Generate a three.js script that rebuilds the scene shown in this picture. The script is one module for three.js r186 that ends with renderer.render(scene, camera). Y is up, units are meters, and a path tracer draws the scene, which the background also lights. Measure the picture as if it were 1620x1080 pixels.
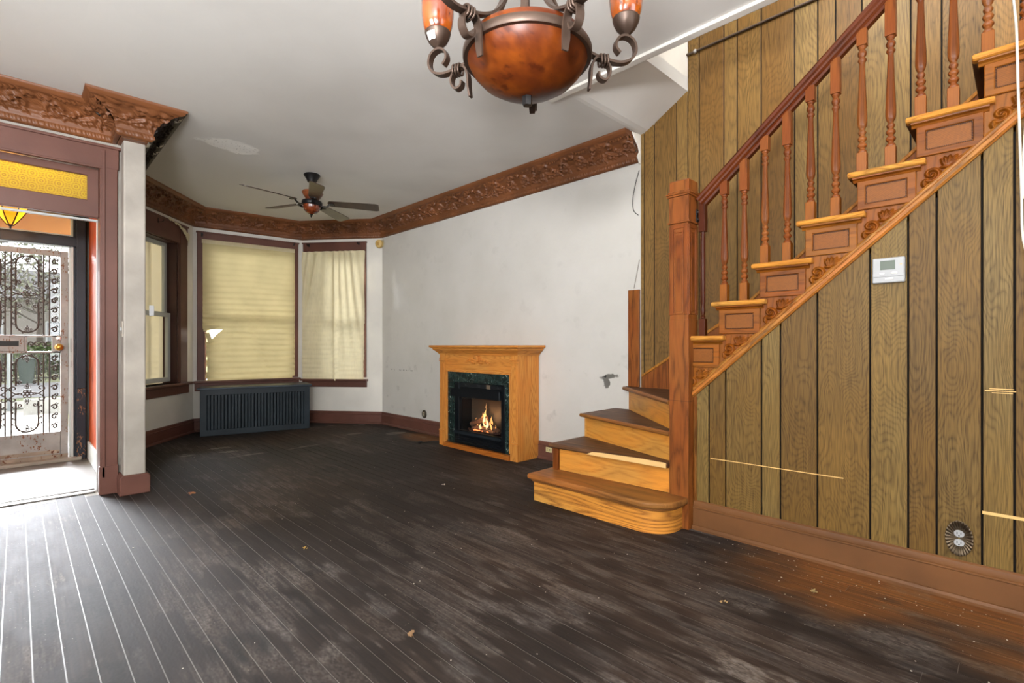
import * as THREE from 'three';
import { mergeGeometries, toCreasedNormals } from 'three/addons/utils/BufferGeometryUtils.js';
import { RoundedBoxGeometry } from 'three/addons/geometries/RoundedBoxGeometry.js';
import { RectAreaLightUniformsLib } from 'three/addons/lights/RectAreaLightUniformsLib.js';

// ---------------------------------------------------------------- camera, sky, sun, daylight, exposure
RectAreaLightUniformsLib.init();
const scene = new THREE.Scene();
const W = 1620, H = 1080, FOCAL = 797, YAW = 44.5 * Math.PI / 180;
const camera = new THREE.PerspectiveCamera(2 * Math.atan(H / 2 / FOCAL) * 180 / Math.PI, W / H, 0.05, 200);
camera.position.set(0, 1.05, 0);
camera.lookAt(Math.sin(YAW), 1.05, -Math.cos(YAW));
camera.setViewOffset(W, H, 0, -6, W, H);
const renderer = new THREE.WebGLRenderer({ antialias: true });
renderer.toneMapping = THREE.LinearToneMapping;
renderer.toneMappingExposure = 1.0;
renderer.shadowMap.enabled = true;
const SKY = 4.5;
scene.background = new THREE.Color(0.93 * SKY, 0.97 * SKY, 1.0 * SKY);
const sun = new THREE.DirectionalLight(new THREE.Color(1, 0.9, 0.74), 5);
sun.position.set(-7.5, 10, -14.5); sun.target.position.set(1.5, 1, -6.5);
sun.castShadow = true; sun.shadow.radius = 2; sun.shadow.mapSize.set(2048, 2048);
Object.assign(sun.shadow.camera, { left: -14, right: 14, top: 14, bottom: -14, near: 0.5, far: 60 });
scene.add(sun, sun.target);
// daylight standing in the windows of the parts of the house behind and beside the camera
function daylight(w, h, pos, target, power, tint = [0.93, 0.97, 1.03]) {
  const l = new THREE.RectAreaLight(new THREE.Color(...tint), power, w, h);
  l.position.set(...pos); l.lookAt(...target); scene.add(l); return l;
}
daylight(1.3, 1.8, [-1.5, 1.55, 2.36], [-1.5, 1.55, 0], 3);
daylight(1.3, 1.8, [1.1, 1.55, 2.36], [1.1, 1.55, 0], 3);
daylight(1.6, 1.8, [-3.16, 1.55, 1.1], [0, 1.55, 1.1], 8);
daylight(1.6, 1.8, [-3.16, 1.55, -1.5], [0, 1.55, -1.5], 14);
daylight(10, 3, [-0.05, 5.25, -14], [-0.05, 1.0, -4.5], 265);            // bright sky before the front door
daylight(0.6, 0.6, [-1.0, 1.62, 0.2], [-0.84, 2.7, -0.22], 340, [0.98, 0.98, 1]);   // the photographer's flash behind the camera, bounced off the ceiling
daylight(2.4, 1.3, [2.52, 3.85, 0.2], [4, 3.85, 0.2], 6);

// ---------------------------------------------------------------- random numbers and noise
let seed = 7;
const rnd = () => { seed = (seed + 0x6d2b79f5) | 0; let t = Math.imul(seed ^ (seed >>> 15), 1 | seed); t = (t + Math.imul(t ^ (t >>> 7), 61 | t)) ^ t; return ((t ^ (t >>> 14)) >>> 0) / 4294967296; };
const rr = (a, b) => a + (b - a) * rnd();
const clamp = (x, a = 0, b = 1) => Math.min(b, Math.max(a, x));
const sst = (a, b, x) => { const t = clamp((x - a) / (b - a)); return t * t * (3 - 2 * t); };
const mix = (a, b, t) => a + (b - a) * t;
const mix3 = (a, b, t) => [mix(a[0], b[0], t), mix(a[1], b[1], t), mix(a[2], b[2], t)];
const hash = (x, y, s) => { let h = Math.imul(x, 374761393) ^ Math.imul(y, 668265263) ^ Math.imul(s, 1442695041); h = Math.imul(h ^ (h >>> 13), 1274126177); return ((h ^ (h >>> 16)) >>> 0) / 4294967296; };
function noise(x, y, px, py, s) {                 // value noise that repeats every px, py
  let ix = Math.floor(x), iy = Math.floor(y); const fx = x - ix, fy = y - iy, a = fx * fx * (3 - 2 * fx), b = fy * fy * (3 - 2 * fy);
  ix = ((ix % px) + px) % px; iy = ((iy % py) + py) % py; const jx = (ix + 1) % px, jy = (iy + 1) % py;
  const p = hash(ix, iy, s), q = hash(jx, iy, s), r = hash(ix, jy, s), t = hash(jx, jy, s);
  return p + (q - p) * a + (r - p) * b + (p - q - r + t) * a * b;
}
function fbm(u, v, fx, fy, oct, s) { let n = 0, a = 0.5, t = 0; for (let i = 0; i < oct; i++) { n += a * noise(u * fx, v * fy, fx, fy, s + i); t += a; a *= 0.5; fx *= 2; fy *= 2; } return n / t; }

// ---------------------------------------------------------------- textures
function tex(w, h, f, { srgb = true, rep = [1, 1], clampEdge = false } = {}) {
  const d = new Uint8Array(w * h * 4);
  for (let y = 0, o = 0; y < h; y++) for (let x = 0; x < w; x++, o += 4) {
    const c = f((x + 0.5) / w, (y + 0.5) / h);
    if (typeof c === 'number') d[o] = d[o + 1] = d[o + 2] = clamp(c) * 255; else { d[o] = clamp(c[0]) * 255; d[o + 1] = clamp(c[1]) * 255; d[o + 2] = clamp(c[2]) * 255; }
    d[o + 3] = 255;
  }
  const t = new THREE.DataTexture(d, w, h); t.magFilter = THREE.LinearFilter; t.minFilter = THREE.LinearMipmapLinearFilter; t.generateMipmaps = true;
  t.wrapS = t.wrapT = clampEdge ? THREE.ClampToEdgeWrapping : THREE.RepeatWrapping; t.repeat.set(...rep);
  if (srgb) t.colorSpace = THREE.SRGBColorSpace; t.needsUpdate = true; return t;
}
const hex = (h) => [(h >> 16) / 255, ((h >> 8) & 255) / 255, (h & 255) / 255];
// wood: v runs along the grain; across x along metres are covered by one repeat
function woodMaps(w, h, o) {
  const { light, dark, mid, across, along, rings = 7, s = 1, fibre = 0.5, fx = 3, fy = 2, blot = 0.3, scratch = 0, contrast = 0.55 } = o, L = hex(light), D = hex(dark), M = hex(mid ?? light);
  const hgt = new Float32Array(w * h); let k = 0;
  const map = tex(w, h, (u, v) => {
    const n = fbm(u, v, fx, fy, 3, s) + 0.05 * fbm(u, v, fx * 8, fy * 4, 2, s + 9), r = n * rings, f = r - Math.floor(r);
    const ring = Math.pow(Math.abs(2 * f - 1), 2.2), fib = fbm(u, v, Math.round(across * 420), Math.round(along * 16), 2, s + 20), pore = sst(0.62, 0.8, noise(u * Math.round(across * 900), v * Math.round(along * 40), Math.round(across * 900), Math.round(along * 40), s + 31));
    const b = fbm(u, v, fx, fy * 2, 4, s + 40);
    let t = clamp(contrast * ring + fibre * (fib - 0.35) + 0.35 * pore * ring); hgt[k++] = 1 - t;
    let c = mix3(mix3(L, M, sst(0.3, 0.7, b)), D, t * 0.85);
    const q = 1 - blot * (0.5 - b); c = [c[0] * q, c[1] * q, c[2] * q];
    if (scratch) { const z = sst(0.86, 0.95, noise(u * Math.round(across * 60), v * Math.round(along * 3), Math.round(across * 60), Math.round(along * 3), s + 77)) * scratch; c = mix3(c, [0.78, 0.66, 0.45], z); }
    return c;
  }, { rep: [1 / across, 1 / along] });
  let j = 0; const bump = tex(w, h, () => hgt[j++], { srgb: false, rep: [1 / across, 1 / along] });
  return { map, bump };
}
const std = (o) => new THREE.MeshStandardMaterial(o), phy = (o) => new THREE.MeshPhysicalMaterial(o);
function woodMat(o, rough = 0.5, bumpScale = 0.0006, extra = {}) { const t = woodMaps(o.w ?? 512, o.h ?? 1024, o); return phy({ map: t.map, bumpMap: t.bump, bumpScale, roughness: rough, specularIntensity: 0.38, ...extra }); }
const tint = (m, hexColor, o = {}) => { const c = m.clone(); c.color.set(hexColor); Object.assign(c, o); return c; };

const M = {};
M.oak = woodMat({ light: 0xd08f45, mid: 0xc07a35, dark: 0x8a4f1e, across: 0.35, along: 1.4, rings: 9, s: 3, fibre: 0.4, blot: 0.25, contrast: 0.4 }, 0.42, 0.0003);
M.riser = woodMat({ light: 0xcf9445, mid: 0xbf7d30, dark: 0x8c5420, across: 0.4, along: 1.6, rings: 8, s: 13, fibre: 0.35, blot: 0.5, scratch: 0.15, contrast: 0.3 }, 0.42, 0.0003);
M.riserGrain = woodMat({ light: 0xd29a4a, mid: 0xc08034, dark: 0x5c3415, across: 0.3, along: 1.6, rings: 15, s: 23, fibre: 0.5, fx: 2, fy: 1, blot: 0.4 }, 0.42, 0.0008);
M.nosing = woodMat({ light: 0xcf9645, mid: 0xb87a30, dark: 0x80501f, across: 0.2, along: 0.8, rings: 8, s: 33, fibre: 0.4, blot: 0.4 }, 0.4, 0.0004);
M.red = woodMat({ light: 0x935826, mid: 0x77411b, dark: 0x462510, across: 0.3, along: 1.2, rings: 6, s: 43, fibre: 0.45, blot: 0.5 }, 0.38, 0.0003);
M.string = woodMat({ light: 0x925718, mid: 0x804710, dark: 0x532c08, across: 0.3, along: 1.2, rings: 6, s: 53, fibre: 0.45, blot: 0.5 }, 0.42, 0.0003);
M.tread = woodMat({ light: 0x6f4a2e, mid: 0x543a28, dark: 0x35261c, across: 0.5, along: 1.6, rings: 4, s: 63, fibre: 0.5, blot: 0.9, scratch: 0.45 }, 0.5, 0.0005);
M.treadBull = woodMat({ light: 0x9c6832, mid: 0x855227, dark: 0x56341b, across: 0.5, along: 1.6, rings: 4, s: 64, fibre: 0.5, blot: 0.6 }, 0.42, 0.0003);
M.panel = woodMat({ w: 1024, h: 1024, light: 0x7f683a, mid: 0x70582b, dark: 0x463417, across: 1.1, along: 2.6, rings: 60, s: 73, fibre: 1.15, fx: 4, fy: 3, blot: 0.35, contrast: 0.38 }, 0.5, 0.0004, { specularIntensity: 0.4 });
M.panelWarm = woodMat({ w: 1024, h: 1024, light: 0x8d7040, mid: 0x785b30, dark: 0x4a381d, across: 1.1, along: 2.6, rings: 40, s: 83, fibre: 1.0, fx: 4, fy: 2, blot: 0.35, contrast: 0.25 }, 0.45, 0.0003, { specularIntensity: 0.5 });
M.moulding = woodMat({ light: 0xb87d36, mid: 0x9a5c25, dark: 0x5e3816, across: 0.12, along: 1.0, rings: 8, s: 93, fibre: 0.9, blot: 0.8, scratch: 0.7 }, 0.42, 0.0004);

// painted, worn surfaces
function paintMat(base, o = {}) {
  const { chip = 0, chipTo = 0x2a1710, grime = 0.1, s = 100, rough = 0.5, size = 1.2, w = 512, bump = 0.0008, freq = 24 } = o, B = hex(base), C = hex(chipTo);
  const hs = new Float32Array(w * w); let k = 0;
  const map = tex(w, w, (u, v) => {
    const g = fbm(u, v, 6, 6, 5, s), c = chip ? sst(0.66 - chip * 0.2, 0.69 - chip * 0.2, 1 - fbm(u, v, freq, freq >> 1, 4, s + 5)) * sst(0.45, 0.55, fbm(u, v, 4, 4, 3, s + 8)) : 0, e = fbm(u, v, 60, 60, 2, s + 3);
    hs[k++] = clamp(0.6 + 0.3 * (e - 0.5) + 0.4 * (g - 0.5) - 0.4 * c);
    const q = 1 - grime * 2 * (0.5 - g); return mix3([B[0] * q, B[1] * q, B[2] * q], C, c);
  }, { rep: [1 / size, 1 / size] });
  let j = 0; const bm = tex(w, w, () => hs[j++], { srgb: false, rep: [1 / size, 1 / size] });
  return phy({ map, bumpMap: bm, bumpScale: bump, roughness: rough, specularIntensity: 0.6 });
}
M.brown = paintMat(0x5e3d33, { s: 110, rough: 0.42, grime: 0.14 });
M.cornice = paintMat(0x6e4327, { s: 115, rough: 0.4, grime: 0.2 });
M.cornicePeel = paintMat(0x2a211c, { s: 120, rough: 0.5, chip: 0.75, chipTo: 0xcfc9bd, size: 0.8, freq: 16, bump: 0.003 });
M.baseboard = paintMat(0x624024, { s: 125, rough: 0.4, grime: 0.16 });
M.white = paintMat(0xd9d4ca, { s: 130, rough: 0.55, grime: 0.05, bump: 0.0012, size: 1.6 });
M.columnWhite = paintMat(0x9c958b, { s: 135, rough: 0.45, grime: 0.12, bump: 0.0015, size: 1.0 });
M.black = paintMat(0x1a1f28, { s: 142, rough: 0.4 });
M.blackPeel = paintMat(0x1a1f28, { s: 140, rough: 0.4, chip: 0.3, chipTo: 0x7a5236, size: 0.6, freq: 64 });
M.orange = paintMat(0xa8481f, { s: 145, rough: 0.45, grime: 0.15 });
M.doorPaint = paintMat(0x8f8d88, { s: 150, rough: 0.45, chip: 0.02, chipTo: 0x6b4326, grime: 0.14, size: 0.6, freq: 64 });
M.doorRust = paintMat(0x8a7c6c, { s: 155, rough: 0.6, chip: 0.4, chipTo: 0x5a3218, grime: 0.3, size: 0.6, freq: 40 });
M.radiator = paintMat(0x1b262d, { s: 160, rough: 0.45, grime: 0.2 });
M.iron = std({ color: 0x4a3a30, roughness: 0.42, metalness: 0.55 });
M.grille = std({ color: 0x3a3029, roughness: 0.6, metalness: 0.2 });
M.darkMetal = std({ color: 0x1c1a1a, roughness: 0.4, metalness: 0.5 });
M.brass = std({ color: 0xa8873f, roughness: 0.3, metalness: 0.9 });
M.plastic = std({ color: 0x9e9e9e, roughness: 0.45 });
M.blackSlot = std({ color: 0x14120f, roughness: 0.6 });
M.lightWood = std({ color: 0xd8ad6a, roughness: 0.6 });
M.vinyl = std({ color: 0xb9bcb8, roughness: 0.4 });
M.gap = std({ color: 0x120d08, roughness: 0.9 });
M.glass = phy({ color: 0xffffff, roughness: 0.02, transmission: 1, thickness: 0, ior: 1.5 });
M.concrete = std({ map: tex(256, 256, (u, v) => { const n = 0.66 + 0.2 * (fbm(u, v, 8, 8, 5, 170) - 0.5); return [n, n * 0.99, n * 0.96]; }, { rep: [0.5, 0.5] }), roughness: 0.9 });
// ---------------------------------------------------------------- building helpers
const names = {};
function numbered(n) { names[n] = (names[n] ?? -1) + 1; return names[n] ? `${n}_${String(names[n]).padStart(3, '0')}` : n; }
const partNames = new Map();
function partName(parent, n) { if (parent === scene) return numbered(n); let m = partNames.get(parent); if (!m) partNames.set(parent, m = {}); m[n] = (m[n] ?? -1) + 1; return m[n] ? `${n}_${String(m[n]).padStart(3, '0')}` : n; }
function mesh(name, geo, mat, parent) {
  const g = Array.isArray(geo) ? merge(geo) : geo, o = new THREE.Mesh(g, mat); o.name = partName(parent, name); o.castShadow = o.receiveShadow = true; parent.add(o); return o;
}
function merge(list) {
  return mergeGeometries(list.map((g) => { const c = g.index ? g.toNonIndexed() : g; for (const k of Object.keys(c.attributes)) if (!['position', 'normal', 'uv'].includes(k)) c.deleteAttribute(k); c.morphAttributes = {}; return c; }));
}
function thing(name, label, category, pos = [0, 0, 0], turn = 0, group) {
  const o = new THREE.Group(); o.name = numbered(name); o.position.set(...pos); o.rotation.y = turn; o.userData = { label, category }; if (group) o.userData.group = group; scene.add(o); return o;
}
function tag(o, label, category, group) { Object.assign(o.userData, { label, category }); if (group) o.userData.group = group; return o; }
function struct(name, pos = [0, 0, 0], turn = 0) { const o = new THREE.Group(); o.name = numbered(name); o.position.set(...pos); o.rotation.y = turn; o.userData.kind = 'structure'; scene.add(o); return o; }
// uv in metres: v along the grain axis
function wuv(g, grain = 'y', ou = 0, ov = 0) {
  if (g.index) g = g.toNonIndexed(); const p = g.attributes.position, n = g.attributes.normal, uv = new Float32Array(p.count * 2), ax = 'xyz'.indexOf(grain), face = [0, 0, 0];
  for (let i = 0; i < p.count; i += 3) {
    for (let c = 0; c < 3; c++) face[c] = Math.abs(n.getComponent(i, c) + n.getComponent(i + 1, c) + n.getComponent(i + 2, c));
    const d = face[0] > face[1] ? (face[0] > face[2] ? 0 : 2) : (face[1] > face[2] ? 1 : 2), free = [0, 1, 2].filter((c) => c !== d), a = free.includes(ax) ? ax : free[1], b = free.find((c) => c !== a);
    for (let j = i; j < i + 3; j++) { uv[2 * j] = p.getComponent(j, b) + ou; uv[2 * j + 1] = p.getComponent(j, a) + ov; }
  }
  g.setAttribute('uv', new THREE.BufferAttribute(uv, 2)); return g;
}
const T = (g, x, y, z) => g.translate(x, y, z);
function box(w, h, d, x, y, z, grain = 'y', ou = 0, ov = 0) { return wuv(new THREE.BoxGeometry(w, h, d).translate(x, y, z), grain, ou, ov); }
function rbox(w, h, d, x, y, z, r = 0.004, grain = 'y', ou = 0, ov = 0, seg = 1) { return wuv(new RoundedBoxGeometry(w, h, d, seg, Math.min(r, w / 2.1, h / 2.1, d / 2.1)).translate(x, y, z), grain, ou, ov); }
// flat shape in x,y extruded towards z (from z0 to z1)
function plate(pts, z0, z1, { bevel = 0, holes = [], grain = 'y', ou = 0, ov = 0, curve = 6 } = {}) {
  const s = pts instanceof THREE.Shape ? pts : new THREE.Shape(pts.map((p) => new THREE.Vector2(...p)));
  for (const h of holes) s.holes.push(h instanceof THREE.Path ? h : new THREE.Path(h.map((p) => new THREE.Vector2(...p))));
  const g = new THREE.ExtrudeGeometry(s, { depth: Math.max(1e-4, z1 - z0 - 2 * bevel), bevelEnabled: bevel > 0, bevelThickness: bevel, bevelSize: bevel, bevelOffset: -bevel, bevelSegments: 1, curveSegments: curve });
  return wuv(g.translate(0, 0, z0 + bevel), grain, ou, ov);
}
const rect = (x0, y0, x1, y1) => [[x0, y0], [x1, y0], [x1, y1], [x0, y1]];
// profile [(out, y)...] swept along a polyline of (x, z); inside is to the left when seen from above going along (n = (-dz, dx))
const nrm = (p, q) => { const l = Math.hypot(q[0] - p[0], q[1] - p[1]); return [-(q[1] - p[1]) / l, (q[0] - p[0]) / l]; };
function miterAt(pts, i) {
  const a = i > 0 ? nrm(pts[i - 1], pts[i]) : nrm(pts[0], pts[1]), b = i < pts.length - 1 ? nrm(pts[i], pts[i + 1]) : a, k = 1 + a[0] * b[0] + a[1] * b[1];
  return [(a[0] + b[0]) / k, (a[1] + b[1]) / k];
}
function sweep(pts, i, prof, { nu = 1, height = null, closed = true, u0 = 0 } = {}) {  // one length of it, from point i to i + 1
  const A = pts[i], B = pts[i + 1], ma = miterAt(pts, i), mb = miterAt(pts, i + 1), n = nrm(A, B), L = Math.hypot(B[0] - A[0], B[1] - A[1]), pos = [], uv = [], idx = [], nv = prof.length;
  let s = 0; const run = prof.map((p, j) => (j ? s += Math.hypot(p[0] - prof[j - 1][0], p[1] - prof[j - 1][1]) : 0));
  for (let k = 0; k <= nu; k++) for (let j = 0; j < nv; j++) {
    const t = k / nu, [p, y] = prof[j]; let x = mix(A[0] + ma[0] * p, B[0] + mb[0] * p, t), z = mix(A[1] + ma[1] * p, B[1] + mb[1] * p, t), yy = y;
    if (height) { const along = (x - A[0]) * n[1] - (z - A[1]) * n[0], q = prof[Math.min(j + 1, nv - 1)], o = prof[Math.max(j - 1, 0)], tx = q[0] - o[0], ty = q[1] - o[1], l = Math.hypot(tx, ty) || 1, h = height(along + u0, run[j] / s); x += n[0] * h * ty / l; z += n[1] * h * ty / l; yy -= h * tx / l; }
    pos.push(x, yy, z); uv.push(run[j], t * L + u0);
  }
  for (let k = 0; k < nu; k++) for (let j = 0; j < nv - 1; j++) { const a = k * nv + j, b = a + nv; idx.push(a, b, a + 1, b, b + 1, a + 1); }
  let g = new THREE.BufferGeometry(); g.setAttribute('position', new THREE.Float32BufferAttribute(pos, 3)); g.setAttribute('uv', new THREE.Float32BufferAttribute(uv, 2)); g.setIndex(idx); g.computeVertexNormals();
  const list = [height ? g : toCreasedNormals(g, 0.5)];
  if (closed) for (const [m, P, flip] of [[ma, A, 1], [mb, B, 0]]) {                         // end caps
    const sh = new THREE.ShapeGeometry(new THREE.Shape([...prof, [0, prof[nv - 1][1]]].map((p) => new THREE.Vector2(p[0], p[1])))), q = sh.attributes.position;
    for (let v = 0; v < q.count; v++) { const p = q.getX(v), y = q.getY(v); q.setXYZ(v, P[0] + m[0] * p, y, P[1] + m[1] * p); }
    sh.computeVertexNormals(); list.push(sh);
  }
  return merge(list);
}
// a flat or round section swept along a 3-D curve; section [(a, b)...]: a along the binormal `side`, b across
function strap(curvePts, w, t, side, { seg = 40, closed = false, taper = null } = {}) {
  const c = new THREE.CatmullRomCurve3(curvePts.map((p) => p.isVector3 ? p : new THREE.Vector3(...p)), closed, 'centripetal'), S = new THREE.Vector3(...side).normalize(), pos = [], idx = [], uv = [];
  for (let i = 0; i <= seg; i++) {
    const u = i / seg, p = c.getPointAt(u), tn = c.getTangentAt(u), nb = new THREE.Vector3().crossVectors(tn, S).normalize(), k = taper ? taper(u) : 1;
    for (const [a, b] of [[-1, -1], [1, -1], [1, 1], [-1, 1]]) { pos.push(p.x + S.x * a * w * k / 2 + nb.x * b * t / 2, p.y + S.y * a * w * k / 2 + nb.y * b * t / 2, p.z + S.z * a * w * k / 2 + nb.z * b * t / 2); uv.push(a, u); }
  }
  for (let i = 0; i < seg; i++) for (let j = 0; j < 4; j++) { const a = i * 4 + j, b = i * 4 + (j + 1) % 4, d = a + 4, e = b + 4; idx.push(a, d, b, b, d, e); }
  idx.push(0, 1, 2, 0, 2, 3); const e = seg * 4; idx.push(e, e + 2, e + 1, e, e + 3, e + 2);
  const g = new THREE.BufferGeometry(); g.setAttribute('position', new THREE.Float32BufferAttribute(pos, 3)); g.setAttribute('uv', new THREE.Float32BufferAttribute(uv, 2)); g.setIndex(idx);
  return toCreasedNormals(g, 0.6);
}
function tube(pts, r, seg = 24, rad = 8, closed = false) { return new THREE.TubeGeometry(new THREE.CatmullRomCurve3(pts.map((p) => p.isVector3 ? p : new THREE.Vector3(...p)), closed, 'centripetal'), seg, r, rad, closed); }
function bar(a, b, r, rad = 8) { const A = new THREE.Vector3(...a), B = new THREE.Vector3(...b), d = B.clone().sub(A); return new THREE.CylinderGeometry(r, r, d.length(), rad).applyQuaternion(new THREE.Quaternion().setFromUnitVectors(new THREE.Vector3(0, 1, 0), d.clone().normalize())).translate((A.x + B.x) / 2, (A.y + B.y) / 2, (A.z + B.z) / 2); }
const lathe = (pts, seg = 24) => toCreasedNormals(new THREE.LatheGeometry(pts.map((p) => new THREE.Vector2(...p)), seg), 0.7);
// grey drawing (0..1 heights) on a canvas, read back as a height function of x, y in 0..1
function drawing(w, h, draw, blur = 1) {
  const cv = document.createElement('canvas'); cv.width = w; cv.height = h; const c = cv.getContext('2d'); c.fillStyle = '#000'; c.fillRect(0, 0, w, h); c.lineCap = 'round'; c.lineJoin = 'round'; draw(c, w, h);
  const d = c.getImageData(0, 0, w, h).data; let a = new Float32Array(w * h); for (let i = 0; i < w * h; i++) a[i] = d[4 * i] / 255;
  for (let b = 0; b < blur; b++) { const q = new Float32Array(w * h); for (let y = 0; y < h; y++) for (let x = 0; x < w; x++) { let s = 0; for (let dy = -1; dy <= 1; dy++) for (let dx = -1; dx <= 1; dx++) s += a[Math.min(h - 1, Math.max(0, y + dy)) * w + (x + dx + w) % w]; q[y * w + x] = s / 9; } a = q; }
  return (u, v) => { const x = (u - Math.floor(u)) * w - 0.5, y = clamp(1 - v) * (h - 1), x0 = Math.floor(x), y0 = Math.min(h - 2, Math.floor(y)), fx = x - x0, fy = y - y0, g = (i, j) => a[j * w + ((i % w) + w) % w]; return mix(mix(g(x0, y0), g(x0 + 1, y0), fx), mix(g(x0, y0 + 1), g(x0 + 1, y0 + 1), fx), fy); };
}
function spiral(c, x, y, r, turns, a0, dir, w0, w1, tone = 1) {      // a volute drawn as a rounded cord, tapering to its eye
  const n = 70; for (let pass = 0; pass < 2; pass++) for (let i = 0; i < n; i++) { const t = i / n, q = r * (1 - t * 0.88), a = a0 + dir * t * turns * 2 * Math.PI, wd = mix(w0, w1, t) * (pass ? 0.5 : 1), g = Math.round(255 * tone * (pass ? 1 : 0.6)); c.fillStyle = `rgb(${g},${g},${g})`; c.beginPath(); c.arc(x + Math.cos(a) * q, y + Math.sin(a) * q, wd, 0, 7); c.fill(); }
}
function leafStroke(c, x0, y0, cx, cy, x1, y1, w, tone = 1) {        // a lobe that swells and narrows
  const n = 30; for (let pass = 0; pass < 2; pass++) for (let i = 0; i <= n; i++) { const t = i / n, a = 1 - t, x = a * a * x0 + 2 * a * t * cx + t * t * x1, y = a * a * y0 + 2 * a * t * cy + t * t * y1, q = w * Math.sin(Math.PI * Math.min(0.97, 0.12 + 0.85 * t)) * (pass ? 0.45 : 1), g = Math.round(255 * tone * (pass ? 1 : 0.55)); c.fillStyle = `rgb(${g},${g},${g})`; c.beginPath(); c.arc(x, y, Math.max(0.6, q), 0, 7); c.fill(); }
}
// relief panel in x,y (0..w, 0..h), rising towards +z; cells with keep(x, y) false are left out
function relief(w, h, nx, ny, f, depth, keep = null) {
  const pos = [], uv = [], idx = []; for (let j = 0; j <= ny; j++) for (let i = 0; i <= nx; i++) { const x = i / nx, y = j / ny; pos.push(x * w, y * h, f(x, y) * depth); uv.push(x * w, y * h); }
  for (let j = 0; j < ny; j++) for (let i = 0; i < nx; i++) { if (keep && !keep((i + 0.5) / nx, (j + 0.5) / ny)) continue; const a = j * (nx + 1) + i, b = a + nx + 1; idx.push(a, a + 1, b, a + 1, b + 1, b); }
  const g = new THREE.BufferGeometry(); g.setAttribute('position', new THREE.Float32BufferAttribute(pos, 3)); g.setAttribute('uv', new THREE.Float32BufferAttribute(uv, 2)); g.setIndex(idx); g.computeVertexNormals(); return g;
}
const local = (P, Q) => ({ pos: [P[0], 0, P[1]], turn: Math.atan2(-(Q[1] - P[1]), Q[0] - P[0]), len: Math.hypot(Q[0] - P[0], Q[1] - P[1]) });
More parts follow.
